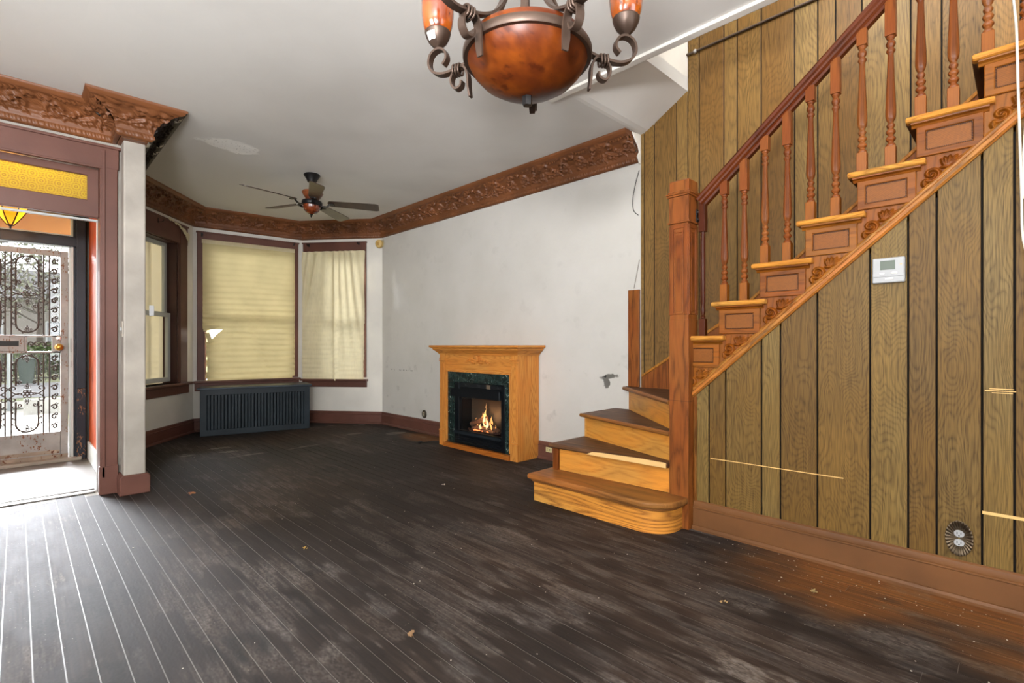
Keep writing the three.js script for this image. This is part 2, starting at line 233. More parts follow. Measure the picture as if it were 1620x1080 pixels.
// ---------------------------------------------------------------- the setting: floor, ceiling, walls
const CEIL = 2.70, XR = 3.49, XS = 2.785, XO = 2.56;                // ceiling, right wall, face of the panelling under the stairs, edge of the stairwell
const A0 = [0.66, -6.0], B0 = [1.52, -7.06], C0 = [2.78, -6.93], D0 = [3.49, -6.03];
{ // floor: every board a piece of its own over a dusty subfloor
  const f = struct('floor');
  mesh('subfloor', box(7.0, 0.1, 9.9, 0.2, -0.0518, -2.4, 'z'), std({ color: 0x605a54, roughness: 0.5 }), f);
  const X0 = -1.3, X1 = 3.6, Z0 = -7.1, Z1 = 0.5, hs = new Float32Array(2048 * 2048); let k = 0;
  const spot = (x, z, cx, cz, rx, rz, n) => sst(1.1, 0.5, Math.hypot((x - cx) / rx, (z - cz) / rz) + 0.55 * (n - 0.5));
  const base = hex(0x1d1511), worn = hex(0x3a2414), orange = hex(0x7a4a1e), dust = hex(0x8a8784), pale = hex(0x96918a), black = hex(0x191614);
  const map = tex(2048, 2048, (u, v) => {
    const x = mix(X0, X1, u), z = mix(Z0, Z1, v), n1 = fbm(u, v, 5, 7, 5, 200), n2 = fbm(u, v, 22, 30, 4, 210), fine = noise(u * 900, v * 700, 900, 700, 220), gr = fbm(u, v, 700, 40, 2, 230), n4 = fbm(u, v, 160, 60, 3, 232);
    let c = mix3(base, worn, 0.35 * sst(0.45, 0.75, n1) + 0.25 * (gr - 0.5));
    // bare orange wood along the baseboard under the stairs, by the fireplace and in the bay
    const near = sst(0.62, 0.2, (2.75 - x) + 0.5 * (n2 - 0.5) + 0.3 * (n1 - 0.5)) * sst(-1.15, -0.75, z + 0.5 * (n2 - 0.5)) * (x < 2.9 ? 1 : 0);
    c = mix3(c, orange, near * (0.8 + 0.5 * (gr - 0.4)));
    c = mix3(c, orange, 0.8 * spot(x, z, 3.3, -4.85, 0.22, 0.42, n2)); c = mix3(c, worn, 0.6 * spot(x, z, 2.6, -5.9, 0.9, 0.6, n1));
    // grey dust in grains and smears
    const walk = clamp(0.18 + 0.6 * sst(0.47, 0.58, n1 * 0.35 + n2 * 0.4 + n4 * 0.25));
    c = mix3(c, dust, (1 - 0.7 * near) * walk * clamp(0.30 + 0.5 * (fine - 0.5) * n2 + 0.5 * (gr - 0.5) + 0.5 * (n4 - 0.5)));
    const smear = sst(0.66, 0.74, n4) * sst(0.4, 0.6, n2); c = mix3(c, black, 0.32 * smear);
    const scuff = sst(0.64, 0.72, fbm(u, v, 40, 18, 3, 240)) * fine; c = mix3(c, pale, 0.3 * scuff * (z > -3.2 ? 1 : 0.5));
    c = mix3(c, pale, 0.45 * fine * sst(0.4, 0.6, n4) * spot(x, z, 1.62, -0.62, 0.16, 0.3, n2)); c = mix3(c, dust, 0.25 * fine * sst(0.4, 0.6, n4) * spot(x, z, 1.55, -1.5, 0.35, 0.4, n2));
    for (const [cx, cz, r] of [[0.05, -1.80, 0.2], [0.2, -2.0, 0.12], [0.07, -2.55, 0.13], [0.55, -1.9, 0.1], [0.28, -2.7, 0.14]]) { const d = Math.hypot(x - cx, (z - cz) * 0.8); c = mix3(c, black, 0.75 * sst(1.15, 0.55, d / r + 1.6 * (n2 - 0.5)) * sst(0.42, 0.6, n4 + 0.25 * (fine - 0.5))); }
    if (z < -5.2) { const w = sst(0.7, 0.76, fbm(u, v, 14, 40, 3, 250)); c = mix3(c, pale, 0.5 * w); }
    const speck = noise(u * 1400, v * 1600, 1400, 1600, 260) > 0.975 && n2 > 0.5 ? 0.5 : 0; c = mix3(c, [0.75, 0.72, 0.66], speck);
    hs[k++] = clamp(0.3 + 0.25 * walk * fine + 0.3 * n4 + 0.15 * fine);
    return c;
  }, { clampEdge: true });
  let j = 0; const bump = tex(2048, 2048, () => hs[j++], { srgb: false, clampEdge: true });
  j = 0; const rough = tex(1024, 1024, (u, v) => 0.57 + 0.24 * hs[Math.floor(v * 2048) * 2048 + Math.floor(u * 2048)], { srgb: false, clampEdge: true });
  const mats = [0xffffff, 0xe9e4e0, 0xf6f0ea, 0xdcd8d6].map((c) => phy({ color: c, map, bumpMap: bump, bumpScale: 0.0016, roughness: 1, roughnessMap: rough, specularIntensity: 0.6 }));
  const PW = 0.0755, gapW = 0.0019;
  for (let i = 0; i < 90; i++) {
    const x0 = XR + 0.02 - (i + 1) * PW, x1 = x0 + PW - gapW; if (x0 < -3.2) break;
    let z0 = x0 < 0.5 && x0 > -0.75 ? -4.72 : x0 < 0.6 ? -4.6 : -7.12; const cuts = [z0]; let z = z0; while (z < 2.2) { z += rr(2.2, 5.2); cuts.push(Math.min(z, 2.3)); }
    for (let c = 0; c + 1 < cuts.length; c++) {
      const a = cuts[c], b = cuts[c + 1] - 0.0015; if (b - a < 0.05) continue;
      const g = new THREE.BoxGeometry(PW - gapW, 0.012, b - a), p = g.attributes.position; // top edges eased by narrowing the top face
      for (let q = 0; q < p.count; q++) if (p.getY(q) > 0) p.setX(q, p.getX(q) * 0.975);
      g.computeVertexNormals(); g.translate((x0 + x1) / 2, -0.006 + rr(-0.0006, 0.0005), (a + b) / 2);
      const uv = g.attributes.uv; for (let q = 0; q < p.count; q++) uv.setXY(q, (p.getX(q) - X0) / (X1 - X0), (p.getZ(q) - Z0) / (Z1 - Z0));
      mesh('floor_board', g, mats[Math.floor(rnd() * 4)], f);
    }
  }
}
{ // ceiling with the open stairwell, its edge strip and the sloping soffit at its end
  const f = struct('ceiling');
  const CX0 = -3.3, CX1 = 3.9, CZ0 = -7.4, CZ1 = 2.5, cw = CX1 - CX0, cz = CZ1 - CZ0, hs = new Float32Array(2048 * 2048); let k = 0;
  const paint = hex(0xd6d3cd), plaster = hex(0xf6f4ee), dirt = hex(0x77736b);
  const map = tex(2048, 2048, (u, v) => {
    const x = CX0 + u * cw, z = CZ0 + v * cz, n = fbm(u, v, 9, 12, 4, 300), m = fbm(u, v, 90, 120, 3, 310), st = fbm(u, v, 30, 300, 3, 312);
    let c = mix3(paint, mix3(paint, dirt, 0.12), sst(0.45, 0.85, n)); let h = 0.5 + 0.2 * (m - 0.5) + 0.25 * (n - 0.5);
    const dx = x - 1.28, dz = z + 4.6, ang = Math.atan2(dz, dx), d = Math.hypot(dx / 0.23, dz / 0.16) + 0.75 * (fbm(u, v, 60, 90, 4, 320) - 0.5);
    if (d < 1) { c = mix3(c, plaster, sst(1, 0.85, d) * (0.75 + 0.5 * (st - 0.4))); h += 0.4; } if (d < 0.9 && noise(u * 700, v * 900, 700, 900, 330) > 0.9) c = mix3(c, dirt, 0.7);
    hs[k++] = clamp(h); return c;
  }, { clampEdge: true });
  let j = 0; const bump = tex(1024, 1024, (u, v) => hs[Math.floor(v * 2048) * 2048 + Math.floor(u * 2048)], { srgb: false, clampEdge: true });
  const mat = std({ map, bumpMap: bump, bumpScale: 0.003, roughness: 0.62 });
  const put = (g) => { const p = g.attributes.position, uv = g.attributes.uv; for (let i = 0; i < p.count; i++) uv.setXY(i, (p.getX(i) - CX0) / cw, (p.getZ(i) - CZ0) / cz); return g; };
  const slab = (pts) => put(plate(pts.map(([x, z]) => [x, -z]), 0, 0.16).rotateX(-Math.PI / 2).translate(0, CEIL, 0));
  mesh('ceiling_slab', slab([[-3.2, 2.4], [XO, 2.4], [XO, -2.11], [3.7, -2.11], [3.7, -7.3], [-3.2, -7.3]]), mat, f);
  // sloping soffit with a soft fold at its foot
  const sl = [[-2.11, 2.70], [-2.085, 2.704], [-2.05, 2.717], [-1.725, 2.905], [-1.725, 3.0], [-2.11, 2.86]];
  mesh('stair_soffit', put(plate(sl, -3.6, -XO).rotateY(-Math.PI / 2)), mat, f);
  const strip = mesh('edge_strip', [rbox(0.05, 0.02, 4.62, XO - 0.012, CEIL - 0.008, 0.08, 0.004, 'z'), rbox(0.014, 0.05, 4.62, XO + 0.016, CEIL + 0.012, 0.08, 0.004, 'z')], M.white, f);
  mesh('stairwell_ceiling', box(1.4, 0.1, 4.4, 3.1, 4.75, 0.3), M.white, f);
}
// walls with thickness; holes as [x0, y0, x1, y1] in the wall's own frame
function wall(name, P, Q, h, t, mat, holes = [], y0 = 0) {
  const l = local(P, Q), w = struct(name, l.pos, l.turn);
  mesh('plaster', plate(rect(0, y0, l.len, h), -t, 0, { holes: holes.map((q) => rect(...q)) }), mat, w); return w;
}
// white wall with its damage: hole in the plaster near the stairs, scuffs and hairline marks
const rightWallMat = (() => {
  const LX = 3.95, hs = new Float32Array(2048 * 1024); let k = 0; const B = hex(0xcac6bf), G = hex(0x55524c);
  const map = tex(2048, 1024, (u, v) => {
    const x = u * LX, y = v * 2.8, n = fbm(u, v, 14, 10, 4, 400), m = fbm(u, v, 120, 80, 3, 410), roller = fbm(u, v, 10, 40, 2, 415);
    let c = [B[0] * (0.97 + 0.06 * (n - 0.5)), B[1] * (0.97 + 0.06 * (n - 0.5)), B[2] * (0.965 + 0.07 * (n - 0.5))], h = 0.5 + 0.25 * (m - 0.5) + 0.3 * (roller - 0.5);
    const hole = Math.min(Math.hypot((x - 3.62) / 0.10, (y - 0.79 - (x - 3.62) * 0.15) / 0.022), Math.hypot((x - 3.60) / 0.035, (y - 0.745) / 0.05)) + 0.9 * (fbm(u, v, 160, 110, 3, 420) - 0.5);
    if (hole < 1) { c = mix3(c, G, 0.85 * sst(1, 0.7, hole)); h -= 0.4 * sst(1, 0.5, hole); }
    if (Math.hypot(x - 3.585, (y - 0.79) * 1.6) < 0.012) { c = [0.06, 0.06, 0.05]; h = 0; }
    const line = Math.abs(y - 0.735 - 0.012 * (n - 0.5)) < 0.007 && x > 0.2 && x < 0.75 ? sst(0.5, 0.62, noise(u * 260, v * 40, 260, 40, 430)) * 0.5 : 0; c = mix3(c, G, line);
    const speck = noise(u * 700, v * 500, 700, 500, 440) > 0.993 && n > 0.52 ? 0.5 : 0; c = mix3(c, G, speck);
    const smud = sst(0.7, 0.8, fbm(u, v, 30, 22, 4, 450)) * (y < 1.0 ? 0.2 : 0.06); c = mix3(c, G, smud * m);
    hs[k++] = clamp(h); return c;
  }, { rep: [1 / LX, 1 / 2.8] });
  let j = 0; const bump = tex(2048, 1024, () => hs[j++], { srgb: false, rep: [1 / LX, 1 / 2.8] });
  return std({ map, bumpMap: bump, bumpScale: 0.004, roughness: 0.5 });
})();
wall('wall_right', D0, [XR, -2.11], 2.72, 0.15, rightWallMat);
wall('wall_bay_1', A0, B0, 2.72, 0.16, M.white, [[0.22, 0.62, 1.03, 2.22]]);
wall('wall_bay_2', B0, C0, 2.72, 0.16, M.white, [[0.13, 0.62, 1.13, 2.34]]);
wall('wall_bay_3', C0, D0, 2.72, 0.16, M.white, [[0.10, 0.62, 0.86, 2.32]]);
// wall between the vestibule and the bay room; its end is the pilaster beside the doorway
const DZ = -4.56;
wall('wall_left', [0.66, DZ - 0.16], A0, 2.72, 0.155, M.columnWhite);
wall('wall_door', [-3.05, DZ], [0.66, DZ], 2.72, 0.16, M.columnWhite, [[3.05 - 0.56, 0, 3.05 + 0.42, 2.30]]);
wall('wall_dining_left', [-3.05, 2.25], [-3.05, DZ], 2.72, 0.15, M.white, [[0.35, 0.65, 1.95, 2.45], [2.95, 0.65, 4.55, 2.45]]);
wall('wall_rear', [XR + 0.15, 2.25], [-3.2, 2.25], 4.8, 0.15, M.white, [[1.89, 0.65, 3.19, 2.45], [4.49, 0.65, 5.79, 2.45]]);
wall('wall_stairwell', [XO, 2.25], [XO, -1.72], 4.75, 0.1, M.white, [[0.8, 3.15, 3.3, 4.5]], CEIL + 0.16);
wall('wall_stairwell_header', [XO - 0.1, -1.725], [XR + 0.1, -1.725], 4.75, 0.12, M.white, [], 2.905);
for (const [P, Q, y0, y1] of [[[-1.5], [2.25], 0.65, 2.45], [[1.1], [2.25], 0.65, 2.45]]) {     // windows behind the camera
  const w = struct('window_6', [P[0], 0, 2.3]);
  mesh('window_frame', [rbox(0.06, 1.8, 0.08, -0.62, 1.55, 0), rbox(0.06, 1.8, 0.08, 0.62, 1.55, 0), rbox(1.3, 0.06, 0.08, 0, 2.42, 0), rbox(1.3, 0.06, 0.08, 0, 0.68, 0), rbox(1.2, 0.04, 0.05, 0, 1.55, 0)], M.brown, w);
}
for (const wz of [1.1, -1.5]) { const w = struct('window_5', [-3.1, 0, wz], Math.PI / 2); mesh('window_frame', [rbox(0.06, 1.8, 0.08, -0.77, 1.55, 0), rbox(0.06, 1.8, 0.08, 0.77, 1.55, 0), rbox(1.6, 0.06, 0.08, 0, 2.42, 0), rbox(1.6, 0.06, 0.08, 0, 0.68, 0), rbox(1.5, 0.04, 0.05, 0, 1.55, 0)], M.brown, w); }
// ---------------------------------------------------------------- panelled walls
const backGrooves = [-2.081, -1.994, -1.812, -1.723, -1.637, -1.46, -1.37, -1.215, -1.015, -0.887, -0.793, -0.661, -0.438, -0.308, -0.013, 0.12, 0.33, 0.44, 0.62, 0.83, 0.95, 1.15, 1.33, 1.46, 1.66, 1.85, 2.02, 2.25];
const frontGrooves = [-1.249, -1.155, -0.968, -0.876, -0.709, -0.496, -0.358, -0.262, -0.121, -0.028, 0.16, 0.28, 0.47, 0.62, 0.84, 0.96, 1.15, 1.34, 1.46, 1.66, 1.85, 2.02, 2.25];
const stringLow = (z) => 1.315 + 0.885 * (z + 0.7);               // underside of the moulding below the stair string
{ // wall behind the stairs: boards of a V-grooved panelling, seen along the whole flight
  const w = struct('wall_stairs_back', [XR, 0, 0]);
  mesh('backing', box(0.15, 4.75, 4.4, 0.085, 2.375, 0.1), M.gap, w);
  const mats = [M.panelWarm, tint(M.panelWarm, 0xf1e8da), tint(M.panelWarm, 0xe4d8c8)]; let z0 = -2.113;
  backGrooves.forEach((z1, i) => {
    const a = z0 + 0.0038, b = z1 - 0.0038, top = (z) => z < -1.735 ? Math.min(2.9, 2.705 + (z + 2.1) * 0.53) : 4.74; z0 = z1;
    const cut = a < -1.735; const pts = [[a, 0], [b, 0], [b, cut ? top(b) : 4.74], [a, cut ? top(a) : 4.74]];
    const g = wuv(plate(pts, 0, 0.008, { bevel: 0.0015, ou: rr(0, 9), ov: rr(0, 9) }).rotateY(-Math.PI / 2).translate(0.008, 0, 0), 'y', rr(0, 9), rr(0, 9));
    mesh('wall_board', g, mats[i % 3], w);
  });
}
{ // panelling under the stairs
  const w = struct('wall_stairs_front', [XS, 0, 0]);
  mesh('backing', wuv(plate([[-1.34, 0], [2.25, 0], [2.25, 2.7], [0.88, 2.7], [-1.34, 0.72]], 0, 0.05).rotateY(-Math.PI / 2).translate(0.07, 0, 0)), M.gap, w);
  const mats = [M.panel, tint(M.panel, 0xefe6d8), tint(M.panel, 0xe0d4c4)]; let z0 = -1.338;
  frontGrooves.forEach((z1, i) => {
    const a = z0 + 0.0038, b = z1 - 0.0038, top = (z) => Math.min(2.69, stringLow(z) + 0.03); z0 = z1;
    const g = wuv(plate([[a, 0], [b, 0], [b, top(b)], [a, top(a)]], 0, 0.008, { bevel: 0.0015 }).rotateY(-Math.PI / 2).translate(0.008, 0, 0), 'y', rr(0, 9), rr(0, 9));
    mesh('wall_board', g, mats[(i * 2) % 3], w);
  });
  // pale scratches in the veneer
  const sc = [box(0.001, 0.004, 0.64, -0.0005, 0.418, -0.92, 'z'), box(0.0015, 0.012, 0.36, -0.0008, 0.375, 0.06, 'z')]; sc[0].translate(0, -0.418, 0.92).rotateX(-0.012).translate(0, 0.418, -0.92);
  for (const [y, l] of [[0.876, 0.07], [0.868, 0.09], [0.86, 0.06]]) sc.push(box(0.001, 0.003, l, -0.0005, y, -0.05 - l * 0.2, 'z'));
  mesh('scratch', sc, M.lightWood, w);
}
// ---------------------------------------------------------------- baseboards
const bbProf = [[0, 0], [0.034, 0], [0.034, 0.012], [0.026, 0.022], [0.018, 0.024], [0.018, 0.118], [0.022, 0.122], [0.022, 0.128], [0.014, 0.131], [0.014, 0.142], [0.012, 0.156], [0.004, 0.162], [0, 0.162]];
{ const s = struct('baseboard_stairs'); mesh('board', sweep([[XS, -1.334], [XS, 2.25]], 0, bbProf), M.baseboard, s); }
{ const s = struct('baseboard_right'); const pts = [[XR, -3.2], [XR, -2.36]]; const all = [A0, B0, C0, D0, [XR, -2.36]]; all.forEach((p, i) => { if (i < all.length - 1) mesh('board', sweep(all, i, bbProf), M.brown, s); }); }
// ---------------------------------------------------------------- moulded cornice
{
  // one repeat of the ornament, 0.66 m long, drawn as heights: rose cluster, scrolls, hanging festoon, beads, diapered ground
  const PER = 0.66, f = drawing(660, 230, (c, w, h) => { c.translate(0, -26); c.scale(1, 1.2);
    for (let y = 0; y < h; y += 9) for (let x = 0; x < w; x += 9) { if (y < h * 0.3 || y > h * 0.8) continue; c.fillStyle = '#262626'; c.beginPath(); c.arc(x + (y / 9 % 2) * 4.5, y, 3.4, 0, 7); c.fill(); }
    for (const s of [-1, 1]) {
      const X = (d) => 330 + s * d;
      spiral(c, X(70), 92, 42, 1.35, s > 0 ? 2.6 : 0.5, s, 9, 4, 0.8); spiral(c, X(232), 132, 52, 1.5, s > 0 ? 0.4 : 2.7, -s, 10, 4, 0.75); spiral(c, X(300), 78, 26, 1.2, s > 0 ? 2.5 : 0.6, s, 8, 3, 0.6);
      for (let i = 0; i < 9; i++) { const t = i / 8, x = X(60 + 210 * t), y = 70 + 95 * Math.sin(Math.PI * t) * 0.9; const g = Math.round(150 + 90 * rnd()); c.fillStyle = `rgb(${g},${g},${g})`; c.beginPath(); c.arc(x, y, 9 + 4 * Math.sin(Math.PI * t), 0, 7); c.fill(); c.fillStyle = '#eee'; c.beginPath(); c.arc(x - 2, y - 2, 4, 0, 7); c.fill(); }
      for (let i = 0; i < 7; i++) { const t = i / 6, x = X(95 + 150 * t), y = 40 + 18 * Math.sin(Math.PI * t); c.fillStyle = '#888'; c.beginPath(); c.arc(x, y, 6, 0, 7); c.fill(); c.fillStyle = '#ccc'; c.beginPath(); c.arc(x, y, 3, 0, 7); c.fill(); }
      for (let i = 0; i < 8; i++) leafStroke(c, X(30 + i * 34), 185 + 12 * Math.sin(i), X(45 + i * 34), 160, X(62 + i * 34), 190 + 14 * Math.sin(i * 2), 8, 0.65);
      for (let i = 0; i < 5; i++) leafStroke(c, X(16), 120, X(30 + 14 * i), 130 + 12 * i, X(28 + 26 * i), 168 + 8 * Math.sin(i * 3), 8, 0.8);
    }
    for (let ring = 2; ring >= 0; ring--) for (let i = 0; i < 5 + ring * 2; i++) { const a = i * 2 * Math.PI / (5 + ring * 2) + ring * 0.4, q = ring * 19; const g = Math.round(235 - ring * 45); c.fillStyle = `rgb(${g * 0.6},${g * 0.6},${g * 0.6})`; c.beginPath(); c.arc(330 + Math.cos(a) * q, 80 + Math.sin(a) * q, 15, 0, 7); c.fill(); c.fillStyle = `rgb(${g},${g},${g})`; c.beginPath(); c.arc(330 + Math.cos(a) * q - 2, 78 + Math.sin(a) * q, 9, 0, 7); c.fill(); }
    for (let i = 0; i < 5; i++) { c.fillStyle = '#bbb'; c.beginPath(); c.arc(330 + 5 * Math.sin(i * 2), 140 + i * 15, 11 - i, 0, 7); c.fill(); c.fillStyle = '#eee'; c.beginPath(); c.arc(328 + 5 * Math.sin(i * 2), 138 + i * 15, 5, 0, 7); c.fill(); }
  }, 1);
  const prof = [[0.0, 2.485], [0.022, 2.485], [0.024, 2.496], [0.034, 2.5], [0.034, 2.522], [0.028, 2.526], [0.028, 2.534]];
  const cove = 26, c0 = prof.length; for (let i = 0; i <= cove; i++) { const t = i / cove; prof.push([0.03 + 0.148 * (1 - Math.cos(t * 1.42)) / (1 - Math.cos(1.42)) * 0.94 + 0.009 * t, 2.537 + 0.128 * Math.sin(t * 1.42) / Math.sin(1.42)]); }
  prof.push([0.176, 2.668], [0.186, 2.67], [0.19, 2.682], [0.2, 2.686], [0.2, 2.702]);
  let s = 0; const run = prof.map((p, j) => (j ? s += Math.hypot(p[0] - prof[j - 1][0], p[1] - prof[j - 1][1]) : 0)), r0 = run[c0] / s, r1 = run[c0 + cove] / s, rb0 = run[3] / s, rb1 = run[4] / s;
  const height = (u, v) => { if (v > r0 && v < r1) { const q = (v - r0) / (r1 - r0); return 0.030 * f(u / PER, q) * Math.min(1, q * 8, (1 - q) * 8); } if (v >= rb0 - 0.01 && v <= rb1 + 0.01) return -0.006 * (Math.abs((u / 0.017) % 1) < 0.35 ? 1 : 0); return 0; };
  const tr = struct('trim_1'), CZ = DZ - 0.005, BZ = -4.345;
  const pts = [[-3.05, CZ], [0.505, CZ], [0.505, BZ], [0.662, BZ], [0.662, -6.0], B0.map((v, i) => v + (i ? 0.004 : 0)), C0, D0, [XR, -2.125]], mats = [M.cornice, M.cornice, M.cornice, M.cornicePeel, M.cornice, M.cornice, M.cornice, M.cornice], off = [0.25, 0.1, 0.25, 0, 0.1, 0.3, 0.08, 0.02];
  pts.slice(0, -1).forEach((p, i) => { const L = Math.hypot(pts[i + 1][0] - p[0], pts[i + 1][1] - p[1]); mesh('moulded_length', sweep(pts, i, prof, { nu: Math.max(24, Math.round(L / 0.0065)), height, u0: off[i] * PER }), mats[i], tr); });
  // torn end of the plaster where the cornice stops
  mesh('broken_end', plate([[0, 2.47], [0.02, 2.475], [0.03, 2.5], [0.05, 2.52], [0.02, 2.56], [0.035, 2.6], [0.09, 2.65], [0.12, 2.69], [0.02, 2.7], [0, 2.7]], 0, 0.012, { bevel: 0.003 }).rotateY(0).applyMatrix4(new THREE.Matrix4().makeRotationY(0)).scale(-1, 1, -1).translate(XR, 0, -2.108), M.white, tr);
}
// ---------------------------------------------------------------- pilaster at the end of the doorway wall
{
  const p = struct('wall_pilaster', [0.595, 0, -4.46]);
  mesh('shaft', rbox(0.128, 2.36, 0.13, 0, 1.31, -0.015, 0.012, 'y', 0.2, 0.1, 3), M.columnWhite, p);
  mesh('plinth', [plate([[-0.088, 0], [0.088, 0], [0.088, 0.118], [0.082, 0.132], [0.07, 0.14], [-0.07, 0.14], [-0.082, 0.132], [-0.088, 0.118]], -0.12, 0.072, { bevel: 0.006 })], M.brown, p);
  mesh('capital_block', [rbox(0.156, 0.06, 0.2, -0.008, 2.512, 0.01, 0.006), rbox(0.17, 0.02, 0.2, -0.008, 2.53, 0.02, 0.004)], M.cornice, p);
  const sw = mesh('switch_plate', [rbox(0.006, 0.115, 0.04, -0.0665, 1.165, 0.0, 0.003)], std({ color: 0x9c968a, roughness: 0.35, metalness: 0.4 }), p); mesh('toggle', rbox(0.012, 0.022, 0.008, -0.073, 1.165, 0, 0.002), M.plastic, sw);
}
// ---------------------------------------------------------------- doorway with its amber transom, and the vestibule behind
{
  const t = struct('door_1', [-0.07, 0, DZ]);        // opening from x = -0.56 to 0.42
  const casing = (x) => { const g = mesh('casing', [rbox(0.10, 2.44, 0.03, x, 1.22, 0.012, 0.006), rbox(0.02, 2.3, 0.012, x - 0.03 * Math.sign(x), 1.27, 0.03, 0.004), rbox(0.108, 0.2, 0.04, x, 0.1, 0.016, 0.006)], M.brown, t); return g; };
  casing(0.533); casing(-0.533);
  mesh('head_casing', [rbox(1.18, 0.15, 0.034, 0, 2.372, 0.012, 0.006), rbox(1.20, 0.02, 0.05, 0, 2.447, 0.016, 0.005), rbox(1.0, 0.015, 0.03, 0, 2.293, 0.02, 0.004)], M.brown, t);
  mesh('jamb', [box(0.016, 2.3, 0.17, 0.492, 1.15, -0.08)], M.brown, t); mesh('jamb', [box(0.016, 2.3, 0.17, -0.492, 1.15, -0.08)], M.brown, t);
  mesh('inner_stop', [rbox(0.008, 1.95, 0.02, 0.482, 0.975, -0.13, 0.003)], M.vinyl, t);
  mesh('inner_stop', [rbox(0.008, 1.95, 0.02, -0.482, 0.975, -0.13, 0.003)], M.vinyl, t);
  mesh('head_stop', [rbox(0.97, 0.014, 0.03, 0, 1.943, -0.12, 0.003)], M.vinyl, t);
  mesh('transom_frame', plate(rect(-0.484, 1.95, 0.484, 2.29), -0.07, -0.03, { bevel: 0.004, holes: [rect(-0.425, 2.068, 0.42, 2.238)] }), paintMat(0x5a3a30, { s: 166, rough: 0.4, grime: 0.12 }), t);
  mesh('threshold', [rbox(0.94, 0.012, 0.1, 0, 0.004, -0.13, 0.004), rbox(0.94, 0.02, 0.02, 0, 0.006, -0.165, 0.005)], std({ color: 0x66625c, roughness: 0.45, metalness: 0.5 }), t);
  // pressed amber glass: rows of bull's-eye rings in relief
  const R = 0.044, ringH = (x, y) => { let m = 0; for (const [ox, oy] of [[0, 0], [R, R * 0.98]]) { const dx = ((x - ox) % (2 * R) + 2 * R) % (2 * R) - R, dy = ((y - oy) % (1.96 * R) + 1.96 * R) % (1.96 * R) - 0.98 * R, d = Math.hypot(dx, dy) / R; if (d < 1) m = Math.max(m, 0.35 + 0.65 * (0.5 + 0.5 * Math.cos(d * 18.8)) * (1 - d * 0.5)); } return m; };
  const g = relief(0.852, 0.178, 340, 72, (u, v) => ringH(u * 0.852, v * 0.178), 0.004).translate(-0.429, 2.064, -0.052);
  mesh('amber_glass', g, phy({ map: tex(256, 256, (u, v) => { const h = ringH(u * 2 * R * 2, v * 1.96 * R * 2); return mix3([0.80, 0.62, 0.0], [1, 0.92, 0.01], sst(0.0, 0.9, h)); }, { rep: [1 / (4 * R), 1 / (3.92 * R)] }), roughness: 0.85, transmission: 0.9, thickness: 0, ior: 1.5, side: THREE.DoubleSide }), t);
  // vestibule
  const v = struct('wall_vestibule', [-0.055, 0, -5.45]);
  mesh('side_wall', box(0.03, 2.6, 1.5, 0.552, 1.3, 0.05), M.orange, v);
  mesh('side_wall', box(0.05, 2.6, 1.5, -0.555, 1.3, 0.05), M.white, v);
  mesh('vestibule_ceiling', box(1.2, 0.05, 1.6, 0, 2.52, 0.02), M.white, v);
  mesh('skirting', [rbox(0.02, 0.16, 1.36, 0.53, 0.08, 0.02, 0.006), rbox(0.02, 0.16, 1.36, -0.52, 0.08, 0.02, 0.006)], M.vinyl, v);
  mesh('corner_strip', [rbox(0.02, 2.5, 0.03, 0.528, 1.25, 0.66, 0.005)], M.white, v);
  // mosaic floor with a border: far too many tiles to pick apart
  const mosaic = tex(1024, 1024, (a, b) => {
    const n = 64, x = a * n, y = b * n, ix = Math.floor(x), iy = Math.floor(y), fx = x - ix, fy = y - iy, grout = fx < 0.1 || fy < 0.1, q = hash(ix, iy, 5), wear = fbm(a, b, 8, 8, 4, 500), e = Math.min(ix, n - 1 - ix), red = e === 9 || e === 12 || (e > 3 && e < 6 && (ix + iy) % 2 === 0);
    let c = red ? [0.50, 0.40, 0.36] : [0.30 + 0.07 * q, 0.294 + 0.07 * q, 0.282 + 0.07 * q]; if (grout) c = [0.3, 0.29, 0.28]; return mix3(c, [0.5, 0.48, 0.45], 0.7 * sst(0.45, 0.65, wear));
  }, { rep: [1 / 1.14, 1 / 1.14] });
  mesh('mosaic_floor', T(wuv(new THREE.BoxGeometry(1.14, 0.02, 1.56), 'z', 0.57, 0.57), 0.0, -0.012, 0.0), std({ map: mosaic, roughness: 0.95 }), v);
  // street side: frame posts with peeling paint, rail, transom light
  const d = struct('door_2', [-0.054, 0, -6.2]);
  mesh('frame_post', [rbox(0.068, 1.65, 0.12, 0.477, 1.475, 0.03, 0.004), rbox(0.02, 2.3, 0.1, 0.435, 1.15, 0.0, 0.004)], M.black, d); mesh('peeled_foot', [rbox(0.068, 0.65, 0.12, 0.477, 0.325, 0.03, 0.004)], M.blackPeel, d);
  mesh('frame_post', [rbox(0.085, 2.3, 0.12, -0.485, 1.15, 0.03, 0.004)], M.black, d);
  mesh('frame_rail', [rbox(0.9, 0.085, 0.11, 0, 1.995, 0.03, 0.006), rbox(0.9, 0.02, 0.06, 0, 2.045, 0.0, 0.004)], M.black, d);
  mesh('frame_head', [rbox(1.06, 0.3, 0.11, 0, 2.40, 0.03, 0.006)], M.black, d);
  mesh('outer_wall', [box(0.6, 2.8, 0.1, -0.83, 1.4, -0.04), box(0.29, 2.8, 0.1, 0.64, 1.4, -0.05), box(1.1, 0.5, 0.1, 0, 2.75, -0.04)], tint(M.concrete, 0xa8a6a2), d);
  const tf = mesh('transom_sash', plate(rect(-0.44, 2.05, 0.44, 2.26), -0.02, 0.02, { bevel: 0.003, holes: [rect(-0.41, 2.068, 0.41, 2.235)] }), M.vinyl, d);
  mesh('pane', box(0.83, 0.18, 0.004, 0, 2.15, 0), M.glass, tf);
